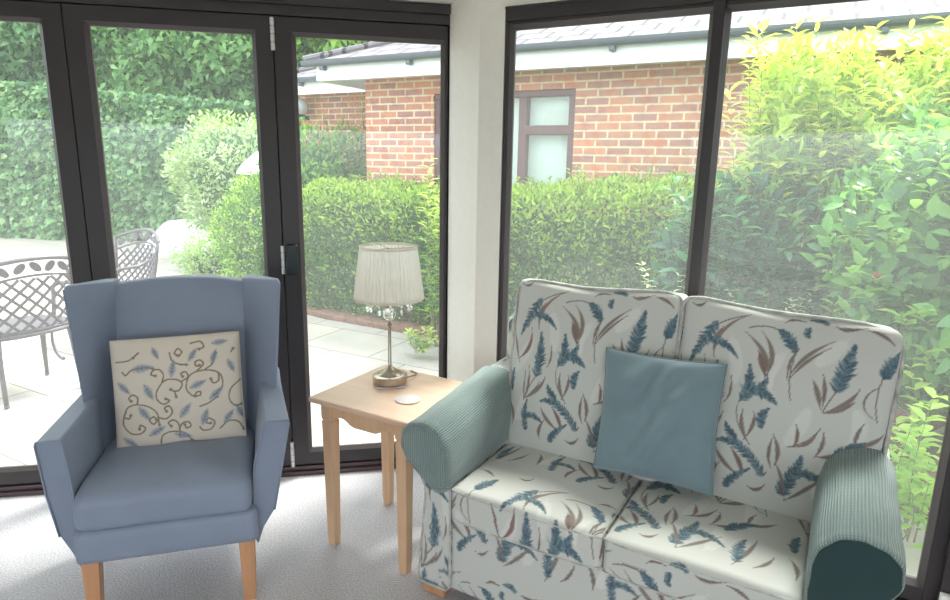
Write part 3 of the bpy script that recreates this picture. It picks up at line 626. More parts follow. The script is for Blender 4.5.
# ------------------------------------------------------------------ print rasters (numpy, metres -> RGB)
class Raster:
    def __init__(s, T, res, base): s.T = T; s.res = res; s.n = int(T / res); s.a = np.tile(np.array(lin(base)[:3]), (s.n, s.n, 1)); s.g = (np.arange(s.n) + .5) * res
    def blot(s, x, y, rx, ry, ang, col, al=1.):
        R = max(rx, ry) + 2 * s.res; i0, i1 = int((x - R) / s.res), int((x + R) / s.res) + 1; j0, j1 = int((y - R) / s.res), int((y + R) / s.res) + 1
        I = np.arange(i0, i1); J = np.arange(j0, j1); X, Y = np.meshgrid((I + .5) * s.res - x, (J + .5) * s.res - y); c_, s__ = math.cos(ang), math.sin(ang)
        q = np.sqrt(((X * c_ + Y * s__) / rx) ** 2 + ((-X * s__ + Y * c_) / ry) ** 2); m = (1.3 - q).clip(0, .5) * 2 * al; m = m.clip(0, 1)[..., None]
        ix = np.ix_(J % s.n, I % s.n); s.a[ix] = s.a[ix] * (1 - m) + np.array(lin(col)[:3]) * m
    def curve(s, pts, wfn, col, al=1.):
        P = [Vector(p) for p in pts]; n = 60
        if len(P) == 2: P = [P[0], (P[0] + P[1]) / 2, P[1]]
        for k_ in range(n + 1):
            f = k_ / n; Q = P[:]
            while len(Q) > 1: Q = [Q[i].lerp(Q[i + 1], f) for i in range(len(Q) - 1)]
            r = max(wfn(f), .0009); s.blot(Q[0].x, Q[0].y, r, r, 0, col, al)
    def sample(s, x, y):
        i = np.floor((x % s.T) / s.res).astype(int).clip(0, s.n - 1); j = np.floor((y % s.T) / s.res).astype(int).clip(0, s.n - 1); return s.a[j, i]
def bez(pts, f):
    Q = [Vector(p) for p in pts]
    while len(Q) > 1: Q = [Q[i].lerp(Q[i + 1], f) for i in range(len(Q) - 1)]
    return Q[0]
LAV = Raster(.66, .0012, (205, 206, 201))
_ = lambda pts: [((x - 50) / 1000, (640 - y) / 1000) for x, y in pts]      # layout sketch, y down, 1000 units per metre
rr = random.Random(3)
def fern(pts):
    q = _(pts); LAV.curve(q, lambda f: .0016, (220, 221, 216), .6)
    for k_ in range(16):
        f = .12 + .85 * k_ / 16; p = bez(q, f); d_ = (bez(q, min(1, f + .02)) - bez(q, f - .02)); a = math.atan2(d_.y, d_.x)
        for sg in (-1, 1): an = a + sg * .8; L_ = .026 * math.sin(PI * (.15 + .8 * f)); LAV.blot(p.x + math.cos(an) * L_ * .6, p.y + math.sin(an) * L_ * .6, L_ * .6, .0035, an, (222, 223, 218), .6)
for pts in ([(90, 420), (140, 330), (170, 260)], [(420, 470), (470, 400), (480, 320)], [(600, 460), (640, 360), (600, 300)], [(230, 130), (270, 220), (260, 300)], [(380, 300), (330, 250), (400, 160)], [(560, 90), (520, 150), (480, 190)], [(100, 600), (150, 560), (150, 480)], [(520, 620), (560, 560), (540, 480)]): fern(pts)
def blade(pts, w=.0062, col=(144, 134, 127)): LAV.curve(_(pts), lambda f: w * 1.05 * math.sin(PI * min(1, f * .95 + .03)) ** 1.3, col, .85); LAV.curve(_(pts), lambda f: .0016, (126, 108, 104), .7)
def stemc(pts, col=(120, 110, 108)): LAV.curve(_(pts), lambda f: .0019, col, .85)
def spike(pts, w=.016, dense=34, col=((84, 108, 122), (100, 124, 134), (70, 92, 110), (124, 144, 150))):
    q = _(pts); LAV.curve(q, lambda f: .0022, (70, 92, 110), .9)
    for k_ in range(dense):
        f = k_ / (dense - 1); p = bez(q, f); d_ = (bez(q, min(1, f + .03)) - bez(q, max(0, f - .03))); a = math.atan2(d_.y, d_.x); ww = w * 1.75 * (.35 + .75 * math.sin(PI * min(1, f * .85 + .15))) * (1 - .55 * f)
        for sg in (-1, 1): an = a + sg * rr.uniform(.55, 1.05); L_ = ww * rr.uniform(.6, 1.0); LAV.blot(p.x + math.cos(an) * L_ * .6, p.y + math.sin(an) * L_ * .6, L_ * .62, .0024 + .0012 * rr.random(), an, rr.choice(col), .85)
blade([(285, 62), (210, 100), (175, 170), (190, 225)], .005, (156, 130, 124)); blade([(205, 120), (178, 160), (188, 222)], .006)
spike([(185, 105), (150, 170), (112, 256)]); spike([(165, 172), (215, 155), (262, 210)], .011); stemc([(180, 120), (230, 80), (275, 68)])
spike([(198, 405), (214, 330), (202, 235)], .019, 40); stemc([(150, 500), (175, 440), (200, 400)])
blade([(112, 350), (150, 320), (170, 285), (158, 222)], .0065, (150, 122, 118)); stemc([(78, 240), (90, 300), (120, 360)]); blade([(80, 245), (95, 290), (112, 345)], .004)
blade([(150, 500), (180, 450), (165, 366)], .005); blade([(150, 500), (230, 450), (240, 392)], .0065); blade([(150, 505), (150, 450), (152, 388)], .003); blade([(158, 492), (200, 470), (216, 420)], .005)
spike([(288, 345), (318, 290), (302, 222)], .016); spike([(300, 305), (350, 290), (392, 332)], .016); spike([(330, 300), (352, 280), (358, 255)], .010, 14); stemc([(285, 345), (270, 420), (310, 450), (330, 480)])
blade([(275, 120), (335, 160), (362, 200), (355, 262)], .0066); blade([(322, 108), (372, 160), (368, 205), (350, 255)], .0066); blade([(320, 172), (340, 205), (350, 255)], .009, (138, 118, 112))
spike([(425, 160), (400, 110), (370, 95)], .014); stemc([(285, 105), (320, 85), (370, 95)]); stemc([(425, 160), (410, 240), (428, 310)]); spike([(455, 108), (440, 90), (452, 78)], .009, 10)
blade([(415, 240), (440, 160), (522, 108)], .0055); blade([(415, 250), (450, 175), (515, 130)], .0045); blade([(412, 245), (405, 190), (430, 150)], .004)
spike([(545, 262), (560, 195), (574, 112)], .021, 42); stemc([(518, 330), (530, 290), (548, 255)])
blade([(480, 236), (500, 270), (512, 322)], .007); blade([(505, 212), (522, 265), (514, 318)], .0055); blade([(518, 330), (585, 300), (604, 238)], .0065); blade([(522, 332), (570, 315), (598, 280)], .006)
spike([(655, 195), (672, 150), (695, 105)], .017); stemc([(655, 195), (640, 260), (660, 330)]); blade([(650, 320), (600, 300), (620, 240), (650, 225)], .0028)
spike([(380, 575), (330, 490), (262, 470), (228, 492)], .015, 44); spike([(300, 485), (262, 455), (252, 425)], .011, 18); blade([(232, 515), (250, 560), (312, 592)], .0065); blade([(275, 503), (315, 540), (322, 592)], .0065, (138, 118, 112))
blade([(300, 372), (290, 430), (330, 480)], .006); blade([(332, 372), (345, 410), (312, 470)], .005); spike([(165, 620), (150, 560), (168, 500)], .013, 22); spike([(160, 560), (210, 545), (240, 575)], .011, 20)
spike([(430, 620), (470, 560), (480, 480)], .02, 40); spike([(470, 540), (520, 520), (570, 570)], .013, 26); blade([(450, 640), (500, 600), (560, 520)], .006); blade([(450, 640), (440, 560), (410, 520)], .005); blade([(600, 640), (640, 560), (650, 480)], .006); spike([(610, 620), (600, 560), (620, 500)], .014, 26)
blade([(655, 620), (690, 590), (700, 540)], .005); stemc([(440, 460), (500, 430), (520, 380)]); blade([(455, 455), (470, 420), (452, 380)], .005, (158, 132, 126)); blade([(455, 455), (500, 440), (512, 400)], .005, (158, 132, 126))

for pts, w in (([(95, 60), (130, 80), (140, 40)], .004), ([(250, 560), (215, 610), (230, 640)], .006), ([(395, 430), (425, 480), (410, 530)], .006), ([(395, 440), (380, 500), (400, 540)], .005), ([(520, 60), (540, 80), (600, 50)], .005), ([(600, 60), (640, 60), (668, 90)], .005), ([(385, 70), (400, 50), (440, 60)], .004), ([(250, 270), (262, 330), (240, 360)], .0035), ([(620, 420), (660, 400), (690, 360)], .006), ([(615, 425), (610, 380), (630, 340)], .005), ([(520, 470), (560, 470), (600, 430)], .006), ([(515, 475), (540, 430), (530, 390)], .005), ([(80, 520), (110, 560), (100, 610)], .006), ([(340, 620), (370, 640), (390, 600)], .005)): blade(pts, w)
spike([(560, 480), (590, 430), (640, 400)], .014, 30); spike([(90, 480), (80, 430), (95, 390)], .012, 24); spike([(360, 420), (345, 380), (375, 350)], .012, 22); spike([(500, 60), (480, 40), (450, 50)], .010, 16); spike([(270, 640), (290, 600), (340, 560)], .012, 26)
SCR = Raster(.5, .0012, (222, 212, 198))
def sp_curve(cx, cy, r, a0, turns, sg=1, col=(140, 122, 100), w=.0020, al=.9):
    for k_ in range(90):
        f = k_ / 89; a = a0 + sg * turns * 2 * PI * f; rad = r * (1 - .78 * f); SCR.blot(cx + rad * math.cos(a), cy + rad * math.sin(a), w * (1 + .5 * (f > .93)), w * (1 + .5 * (f > .93)), 0, col, al)
def vleaf(x, y, L_, ang, col=(150, 158, 170)):
    for dx, w in ((-.3, .24), (0, .33), (.3, .24), (.55, .12)): SCR.blot(x + math.cos(ang) * L_ * dx, y + math.sin(ang) * L_ * dx, L_ * .34, L_ * w, ang, col, .5)
    SCR.curve([(x - math.cos(ang) * L_ * .7, y - math.sin(ang) * L_ * .7), (x + math.cos(ang) * L_ * .7, y + math.sin(ang) * L_ * .7)], lambda f: .0011, (104, 116, 140), .8)
    for k_ in range(3):
        for sg in (-1, 1): bx = x + math.cos(ang) * L_ * (-.3 + .3 * k_); by = y + math.sin(ang) * L_ * (-.3 + .3 * k_); an = ang + sg * .8; SCR.curve([(bx, by), (bx + math.cos(an) * L_ * .25, by + math.sin(an) * L_ * .25)], lambda f: .0009, (120, 130, 150), .7)
s4 = lambda x, y: ((x - 60) / 1220, (560 - y) / 1220)          # layout sketch units
def vine(pts, w=.0027):
    P = [Vector(s4(*p)) for p in pts]; P = [P[0] * 2 - P[1]] + P + [P[-1] * 2 - P[-2]]
    for i in range(1, len(P) - 2):
        a, b, c, d = P[i - 1:i + 3]
        for k_ in range(16):
            t = k_ / 16; q = .5 * ((2 * b) + (c - a) * t + (2 * a - 5 * b + 4 * c - d) * t * t + (3 * b - a - 3 * c + d) * t ** 3); SCR.blot(q.x, q.y, w, w, 0, (142, 128, 110), .9)
    SCR.blot(P[-2].x, P[-2].y, w * 2, w * 2, 0, (142, 128, 110), .9)
for v in ([(275, 260), (250, 300), (250, 335), (275, 358), (300, 345), (285, 335)], [(275, 260), (300, 248), (340, 255), (358, 275), (345, 300), (325, 305), (308, 295)], [(325, 308), (330, 330)], [(275, 260), (282, 225), (262, 200), (238, 205), (232, 222), (248, 228)],
 [(358, 262), (385, 245), (375, 222), (355, 228), (362, 242)], [(430, 335), (400, 335), (375, 300), (385, 250), (420, 225), (480, 225), (520, 250), (525, 300), (490, 340)], [(420, 225), (450, 195), (440, 175), (418, 180), (420, 198), (435, 198)], [(480, 225), (510, 240), (510, 275), (488, 285), (478, 265)],
 [(430, 335), (432, 320), (415, 320), (408, 335)], [(455, 220), (490, 195), (505, 150)], [(310, 130), (320, 165), (350, 185), (380, 190)], [(350, 150), (362, 130), (345, 115), (332, 135), (345, 145)], [(105, 400), (125, 360), (165, 350), (215, 365), (245, 400), (250, 450)], [(105, 400), (100, 440), (130, 480), (170, 482), (190, 460), (170, 445), (165, 462)],
 [(165, 350), (170, 320), (148, 305), (132, 320), (142, 332)], [(245, 415), (280, 425), (308, 400), (300, 370), (278, 375), (285, 392)], [(245, 430), (225, 445), (210, 425), (228, 412), (238, 425)], [(330, 520), (330, 460), (310, 435), (288, 445), (298, 462)], [(330, 480), (345, 455), (370, 450), (380, 470), (360, 478), (355, 462)],
 [(245, 540), (260, 500), (300, 488), (350, 500), (375, 540)], [(415, 480), (430, 500), (465, 495), (480, 465), (455, 445), (445, 465), (462, 470)], [(600, 285), (560, 320), (550, 365), (570, 400), (600, 400)], [(425, 385), (460, 375), (500, 350)], [(85, 155), (140, 150), (180, 120), (160, 140)], [(110, 200), (125, 215), (150, 195), (200, 185), (240, 195)],
 [(400, 95), (440, 90), (455, 115), (435, 125)], [(570, 150), (580, 135)], [(115, 380), (105, 400), (125, 410), (135, 395)], [(500, 500), (540, 470), (580, 480), (600, 520)]): vine(v)
for x, y, L_, an in ((190, 190, 60, .1), (320, 205, 50, 1.4), (215, 295, 52, -1.1), (110, 270, 50, -.8), (420, 285, 50, .4), (495, 335, 52, .7), (495, 165, 44, 1.2), (565, 210, 44, -1.2), (405, 150, 44, 1.0), (360, 400, 52, .9), (190, 390, 52, -1.), (235, 480, 52, .5), (440, 440, 52, 1.2), (540, 450, 46, .9), (340, 510, 50, -.3), (520, 100, 46, .1), (250, 125, 40, -1.1), (590, 430, 44, -1.2), (120, 520, 50, -.7)):
    p = s4(x, y); vleaf(p[0], p[1], L_ / 1220, an)
SCR.a *= 1

# ------------------------------------------------------------------ upholstery shapes
def rbox(hx, hy, hz, r, step=.012):
    """rounded box as merged grids; returns V (n,3), F, and per-vertex fabric coordinates"""
    Vs, Fs, Us = [], [], []; off = 0
    def lin_(h): return np.linspace(-h, h, max(3, int(2 * h / step) + 1))
    for ax in range(3):
        h = (hx, hy, hz); a1, a2 = [(1, 2), (0, 2), (0, 1)][ax]; g1, g2 = lin_(h[a1]), lin_(h[a2]); G1, G2 = np.meshgrid(g1, g2, indexing='ij')
        for sg in (-1, 1):
            P = np.zeros((G1.size, 3)); P[:, a1] = G1.ravel(); P[:, a2] = G2.ravel(); P[:, ax] = sg * h[ax]
            inner = np.clip(P, -(np.array(h) - r), np.array(h) - r); d = P - inner; P2 = inner + nrm(d) * r
            Vs.append(P2); U = np.stack([P[:, a1], P[:, a2]], 1)
            if ax == 1 : U = np.stack([P[:, 0], P[:, 2] - hz - hy * 1.0 * (0)], 1)
            if ax == 2 : U = np.stack([P[:, 0], P[:, 1] + hy], 1)
            if ax == 0: U = np.stack([P[:, 1] * sg + hx * sg, P[:, 2] - hz], 1)
            Us.append(U); n1, n2 = len(g1), len(g2); idx = np.arange(n1 * n2).reshape(n1, n2) + off
            q = np.stack([idx[:-1, :-1], idx[1:, :-1], idx[1:, 1:], idx[:-1, 1:]], -1).reshape(-1, 4)
            flip = (sg < 0) != (ax == 1)
            if flip: q = q[:, ::-1]
            Fs.append(q); off += n1 * n2
    return np.concatenate(Vs), np.concatenate(Fs), np.concatenate(Us)
def weld(o, d=.0006):
    bm = bmesh.new(); bm.from_mesh(o.data); bmesh.ops.remove_doubles(bm, verts=bm.verts, dist=d); bmesh.ops.recalc_face_normals(bm, faces=bm.faces); bm.to_mesh(o.data); bm.free(); o.data.shade_smooth(); return o
def cushion(name, par, mat, c, h, r, raster=None, uo=(0, 0), puff=(0, 0, 0), step=.006, warp=None, rot=(0, 0, 0)):
    V, F, U = rbox(*h, r, step); a, b, d = V[:, 0] / h[0], V[:, 1] / h[1], V[:, 2] / h[2]
    col = raster.sample(U[:, 0] + uo[0], U[:, 1] + uo[1]) if raster else None
    V = V.copy(); V[:, 0] += puff[0] * a * (1 - b * b).clip(0, 1) * (1 - d * d).clip(0, 1); V[:, 1] += puff[1] * b * (1 - a * a).clip(0, 1) * (1 - d * d).clip(0, 1); V[:, 2] += puff[2] * d * (1 - a * a).clip(0, 1) * (1 - b * b).clip(0, 1)
    if warp is not None: V = warp(V, a, b, d)
    o = npmesh(name, V, F, mat, par, col, loc=c, rot=rot); return weld(o)
def piping(name, par, mat, pts, r=.006, closed=True, raster=None):
    m = MB(); m.tube(pts, r, 8, closed=closed); return m.build(name, mat, par, smooth=True)
M_pipe = plain('printed_piping', (186, 186, 180), .8, var=.35, scale=22)

# ------------------------------------------------------------------ two seat sofa
SF = empty('sofa', (-.07, 1.95, 0), math.radians(-30), 'two-seat sofa in white linen printed with blue lavender sprigs by the window', 'sofa')
W_ = 1.087
def flatprint(name, V, F, U, par=SF, uo=(0, 0), loc=(0, 0, 0)): return npmesh(name, V, F, M_sofa, par, LAV.sample(U[:, 0] + uo[0], U[:, 1] + uo[1]), loc=loc)
cushion('base', SF, M_sofa, (W_ / 2, .345, .205), (W_ / 2 + .035, .335, .145), .015, LAV, (.08, .12), step=.005)
cushion('back_panel', SF, M_sofa, (W_ / 2, .665, .5), (W_ / 2 + .13, .055, .44), .05, LAV, (.3, .3), step=.014)
for k_, x0 in enumerate((.003, .545)):
    x1 = x0 + .539
    def wp(V, a, b, d):
        V[:, 2] += .012 * (1 - b) * .5 * (d > 0) * (1 - a * a).clip(0, 1) - .006 * np.exp(-((b + .2) / .5) ** 2) * (d > .5) * (1 - a * a).clip(0, 1); V[:, 1] -= .012 * (1 - a ** 4) * (b < 0) * (-b).clip(0, 1); return V
    o = cushion('seat_cushion', SF, M_sofa, ((x0 + x1) / 2, .285, .411), (.2695, .30, .0605), .022, LAV, (.13 + .34 * k_, .41 + .2 * k_), (.0, 0, .016), step=.0036, warp=wp)
    hx, hy = .2695, .30
    for dz in (-.053, .053):
        P = []
        for s_ in np.linspace(-1, 1, 22): P.append((s_ * (hx - .006), -hy + .004 - .012 * (1 - s_ ** 4), dz * .98))
        P = [(-hx + .004, .25, dz * .98)] + P + [(hx - .004, .25, dz * .98)]
        q = piping('piping', o, M_pipe, P, .0042, False)
def back_cushion(x0, x1, side, uo):
    hx = (x1 - x0) / 2; hz = .335; hy = .085; cz = .775
    def wp(V, a, b, d):
        # outer top corner rounder; slight waist and slump
        r = np.hypot((a * side - .86).clip(0, None) / .14, (d - .86).clip(0, None) / .14); k2 = ((a * side > .86) & (d > .86)); V[:, 2] -= np.where(k2, (r - 1).clip(0, 1) * .05, 0); V[:, 0] -= np.where(k2, side * (r - 1).clip(0, 1) * .05, 0)
        V[:, 2] -= (.008 * np.cos(a * 3.0 + .4) * (d > 0) * d); V[:, 1] -= .015 * np.sin(a * 5 + d * 4) * .3 * (b < 0); V[:, 2] -= (.034 if side > 0 else .006) * ((a * side + 1) / 2) ** 2 * ((d + 1) / 2); V[:, 0] += .012 * side * d * (a * side > 0) * np.abs(a); return V
    o = cushion('back_cushion', SF, M_sofa, ((x0 + x1) / 2, .535, cz), (hx, hy, hz), .028, LAV, uo, (.004, .055, .004), step=.0036, warp=wp, rot=(math.radians(-10), 0, 0))
    P = []; rc = .075; r2 = .03
    def corner(cx, cz_, r, a0, a1): return [(cx + r * math.cos(a), -hy + .012, cz_ + r * math.sin(a)) for a in np.linspace(a0, a1, 8)]
    ro_l, ro_r = (rc, r2) if side < 0 else (r2, rc); A_, B_ = hx - .002 + .004, hz - .002 + .002
    P += corner(A_ - ro_r, B_ - ro_r, ro_r, 0, PI / 2); P += [(x, -hy + .012, B_ - .008 * math.cos(x / hx * 3 + .4)) for x in np.linspace(A_ - ro_r - .03, -A_ + ro_l + .03, 12)]; P += corner(-A_ + ro_l, B_ - ro_l, ro_l, PI / 2, PI)
    P += corner(-A_ + r2, -B_ + r2, r2, PI, 1.5 * PI) + corner(A_ - r2, -B_ + r2, r2, 1.5 * PI, 2 * PI)
    P = [(x + (.012 * side * (z / hz) * abs(x / hx) if x * side > 0 else 0), y, z - (.034 if side > 0 else .006) * ((x / hx * side + 1) / 2) ** 2 * ((z / hz + 1) / 2)) for x, y, z in P]
    piping('piping', o, M_pipe, P, .0062); return o
back_cushion(-.012, .605, -1, (.33, .60)); back_cushion(.612, 1.238, 1, (.33, .60))
# rolled arms
arm_prof = [(-.135, .06), (-.10, .44), (-.13, .50), (-.165, .55), (-.182, .60), (-.172, .645), (-.14, .677), (-.095, .688), (-.045, .675), (-.012, .64), (.0, .59), (.0, .5), (.0, .06)]
def smooth_closed(pts, n=72, keep=None):
    P = np.array(pts + [pts[0]]); s_ = np.r_[0, np.cumsum(np.linalg.norm(np.diff(P, axis=0), axis=1))]; t = np.linspace(0, s_[-1], n, endpoint=False)
    Q = np.stack([np.interp(t, s_, P[:, 0]), np.interp(t, s_, P[:, 1])], 1)
    for _i in range(3): Q = Q * .5 + (np.roll(Q, 1, 0) + np.roll(Q, -1, 0)) * .25
    return Q, t
def arm(side):
    Q, t = smooth_closed(arm_prof, 150); ys = np.linspace(0.0, .70, 100); n = len(Q)
    rise = lambda y: .06 * np.clip(y / .55, 0, 1)
    V, U = [], []
    for y in ys:
        z = Q[:, 1] + rise(y) * ((Q[:, 1] - .35) / .3).clip(0, 1); x = Q[:, 0]
        V.append(np.stack([x if side < 0 else W_ - x, np.full(n, y), z], 1)); U.append(np.stack([t * (-1 if side < 0 else 1), np.full(n, y)], 1))
    V = np.concatenate(V); U = np.concatenate(U); idx = np.arange(len(ys) * n).reshape(len(ys), n); nx_ = np.roll(idx, -1, 1)
    F = np.stack([idx[:-1], nx_[:-1], nx_[1:], idx[1:]], -1).reshape(-1, 4)
    o = npmesh('arm', V, F, M_sofa, SF, LAV.sample(U[:, 0] + .2, U[:, 1] + .1)); weld(o, 1e-5)
    # front facing of the arm, filled grid
    cen = Q.mean(0); L_ = 34; V, U = [], []
    for k_ in range(L_ + 1):
        f = k_ / L_; R_ = cen[None] * (1 - f) + Q * f; y = -.006 * math.sqrt(max(0, 1 - f ** 6)); V.append(np.stack([R_[:, 0] if side < 0 else W_ - R_[:, 0], np.full(n, y), R_[:, 1]], 1)); U.append(R_)
    V = np.concatenate(V); U = np.concatenate(U); idx = np.arange((L_ + 1) * n).reshape(L_ + 1, n); nx_ = np.roll(idx, -1, 1); F = np.stack([idx[:-1], idx[1:], nx_[1:], nx_[:-1]], -1).reshape(-1, 4)
    o = npmesh('arm_front', V, F, M_sofa, SF, LAV.sample(U[:, 0] + .42 + .2 * side, U[:, 1] + .02)); weld(o, 1e-5)
    piping('piping', SF, M_pipe, [((q[0] if side < 0 else W_ - q[0]), -.004, q[1]) for q in Q[::3]], .0045)
    # knitted arm cover
    cov = [(-.045, .455), (-.10, .495), (-.155, .54), (-.188, .595), (-.180, .65), (-.145, .685), (-.095, .697), (-.04, .684), (-.004, .645), (.009, .59), (.010, .52), (.004, .47), (-.012, .452)]
    Qc, tc_ = smooth_closed(cov, 110); n = len(Qc); ys = np.r_[np.linspace(-.018, .485 if side < 0 else .44, 96)]; V, C_ = [], []; cen = np.array([-.09, .59])
    rings = [(1 - .00, y) for y in ys[::-1]]
    rings += [(math.cos(a) * .10 + .90, -.018 - .022 * math.sin(a)) for a in np.linspace(.25, PI / 2, 7)]
    nf = len(rings); rings += [(.90 * (1 - f), -.040 - .006 * math.sin(f * PI / 2)) for f in np.linspace(.06, .9999, 22)]
    for k_, (sc, y) in enumerate(rings):
        yy = max(y, 0); R_ = cen + (Qc - cen) * sc; wr = .0025 * np.sin(np.arange(n) * .35 + y * 22) * np.sin(y * 14 + 1) * (1 if k_ < nf else .4)
        z = R_[:, 1] + rise(yy) * ((R_[:, 1] - .35) / .3).clip(0, 1); x = R_[:, 0]
        if k_ == 0: x = x * 1.0
        nrm_ = nrm(Qc - cen); x = x + wr * nrm_[:, 0]; z = z + wr * nrm_[:, 1]
        V.append(np.stack([x if side < 0 else W_ - x, np.full(n, y), z], 1)); C_.append(np.stack([tc_ * 1.0, np.full(n, y + .5), np.zeros(n)], 1) if k_ < nf else np.stack([R_[:, 0] + .5, R_[:, 1], np.zeros(n)], 1))
    V = np.concatenate(V); C_ = np.concatenate(C_); idx = np.arange(len(rings) * n).reshape(len(rings), n); nx_ = np.roll(idx, -1, 1); F = np.stack([idx[:-1], nx_[:-1], nx_[1:], idx[1:]], -1).reshape(-1, 4)
    k0 = (nf - 1) * n; body = F[: k0]; cap = F[k0 - n * 3:]
    o = npmesh('arm_cover', V[: nf * n], F[: (nf - 1) * n], M_knit, SF, C_[: nf * n]); weld(o, 1e-5); tag(o, 'sage green ribbed knit arm cover'); sm = o.modifiers.new('s', 'SOLIDIFY'); sm.thickness = .003; sm.offset = 1
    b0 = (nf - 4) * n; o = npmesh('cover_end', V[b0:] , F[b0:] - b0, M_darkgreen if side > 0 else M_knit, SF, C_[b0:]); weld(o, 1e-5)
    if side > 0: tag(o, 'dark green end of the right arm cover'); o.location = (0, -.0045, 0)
    else: o.location = (0, -.0045, 0)
arm(-1); arm(1)
for x in (-.11, W_ + .06):
    for y in (.02, .62): m = MB(); m.box(x - .02, x + .07, y, y + .06, 0, .062); m.build('foot', M_beech, SF, bevel=.006)

# teal cushion
def pillow(name, par, mat, hx, hz, th, raster=None, uo=(0, 0), n=90, wr=.004, pull=.05, p=.42):
    g = np.linspace(-1, 1, n); A_, B_ = np.meshgrid(g, g, indexing='ij'); A_, B_ = A_.ravel(), B_.ravel(); Vs, Cs, Fs = [], [], []
    for sg in (-1, 1):
        T = th * ((1 - A_ ** 2).clip(0, 1) * (1 - B_ ** 2).clip(0, 1)) ** p; x = hx * A_ * (1 - pull * (1 - B_ ** 2)); z = hz * B_ * (1 - pull * (1 - A_ ** 2))
        T = T + wr * np.sin(A_ * 5 + B_ * 3 + sg) * np.sin(B_ * 6 - A_ * 2) * (1 - A_ ** 2) * (1 - B_ ** 2) + wr * .7 * np.sin((A_ - B_) * 9 + np.sin(A_ * 4) * 2) * (1 - A_ ** 4) * (1 - B_ ** 4)
        Vs.append(np.stack([x, sg * T, z], 1))
        if raster is not None: Cs.append(raster.sample(x + hx + uo[0], z + hz + uo[1]))
        idx = np.arange(n * n).reshape(n, n) + (n * n if sg > 0 else 0); q = np.stack([idx[:-1, :-1], idx[1:, :-1], idx[1:, 1:], idx[:-1, 1:]], -1).reshape(-1, 4); Fs.append(q)
    o = npmesh(name, np.concatenate(Vs), np.concatenate(Fs), mat, par, np.concatenate(Cs) if Cs else None); weld(o, 1e-5); return o
def seam(par, hx, hz, pull, mat, r=.004):
    P = []
    for (a0, b0, a1, b1) in ((-1, -1, 1, -1), (1, -1, 1, 1), (1, 1, -1, 1), (-1, 1, -1, -1)):
        for f in np.linspace(0, 1, 16, endpoint=False): a = a0 + (a1 - a0) * f; b = b0 + (b1 - b0) * f; P.append((hx * a * (1 - pull * (1 - b * b)), 0, hz * b * (1 - pull * (1 - a * a))))
    piping('seam', par, mat, P, r)
MS = SF.matrix_basis
def place(root, par_m, loc, e): root.matrix_world = par_m @ Matrix.Translation(loc) @ Euler(e).to_matrix().to_4x4()
MSF = Matrix.Translation((-.07, 1.95, 0)) @ Matrix.Rotation(math.radians(-30), 4, 'Z')
t = empty('cushion', label='plain square blue-grey velvet cushion leaning on the patterned sofa', cat='cushion'); place(t, MSF, (.589, .358, .726), (math.radians(-13), math.radians(-1.5), 0))
o = pillow('cushion_body', t, M_velvet, .199, .212, .062, wr=.011); seam(t, .199, .212, .05, M_velvet, .003)

# ------------------------------------------------------------------ wing armchair
CH = empty('armchair', (-1.287, 1.791, 0), math.radians(16.4), 'slate blue high-back wing armchair with beech legs at the left', 'armchair')
MCH = Matrix.Translation((-1.287, 1.791, 0)) @ Matrix.Rotation(math.radians(16.4), 4, 'Z')
cushion('seat_rail', CH, M_chair, (.283, .275, .302), (.283, .275, .062), .02, step=.02)
def wp(V, a, b, d): V[:, 2] += .02 * (1 - a * a).clip(0, 1) * (d > 0) * (1 - ((b + .2) ** 2)).clip(0, 1) - .014 * ((-b - .4).clip(0, 1) / .6) ** 2 * ((d + 1) / 2) ; V[:, 2] += .004 * np.sin(a * 9 + b * 4) * (d > 0); return V
cushion('seat_cushion', CH, M_chair, (.281, .255, .425), (.272, .265, .066), .035, step=.012, warp=wp)
# arms as lofted sections along y
for side in (-1, 1):
    cx = .2825
    def sec(y, f):
        if side < 0: pts = [(.0, .20), (-.02, .265), (-.048, .33), (-.070, .48), (-.083, .655), (-.080, .666), (-.014, .668), (-.008, .655), (.004, .52), (.012, .40), (.012, .22)]
        else: pts = [(.563, .20), (.585, .265), (.625, .33), (.664, .53), (.688, .655), (.685, .666), (.610, .666), (.604, .655), (.567, .52), (.553, .40), (.553, .22)]
        r = []
        for x, z in pts:
            q = max(0, (z - .3) / .37); xin = x + (cx - x) * .10 * f * q; r.append((xin, y, z + .03 * f * q if z > .6 else z))
        return r
    m = MB(); m.loft([sec(y, f) for y, f in ((.055, 0), (.07, .0), (.18, .25), (.3, .55), (.42, .8), (.57, 1))]); m.build('arm', M_chair, CH, bevel=.004, seg=2)
    pts = sec(.052, 0); piping('arm_piping', CH, M_chairp, [Vector(p) for p in pts[2:10]], .0032, False)
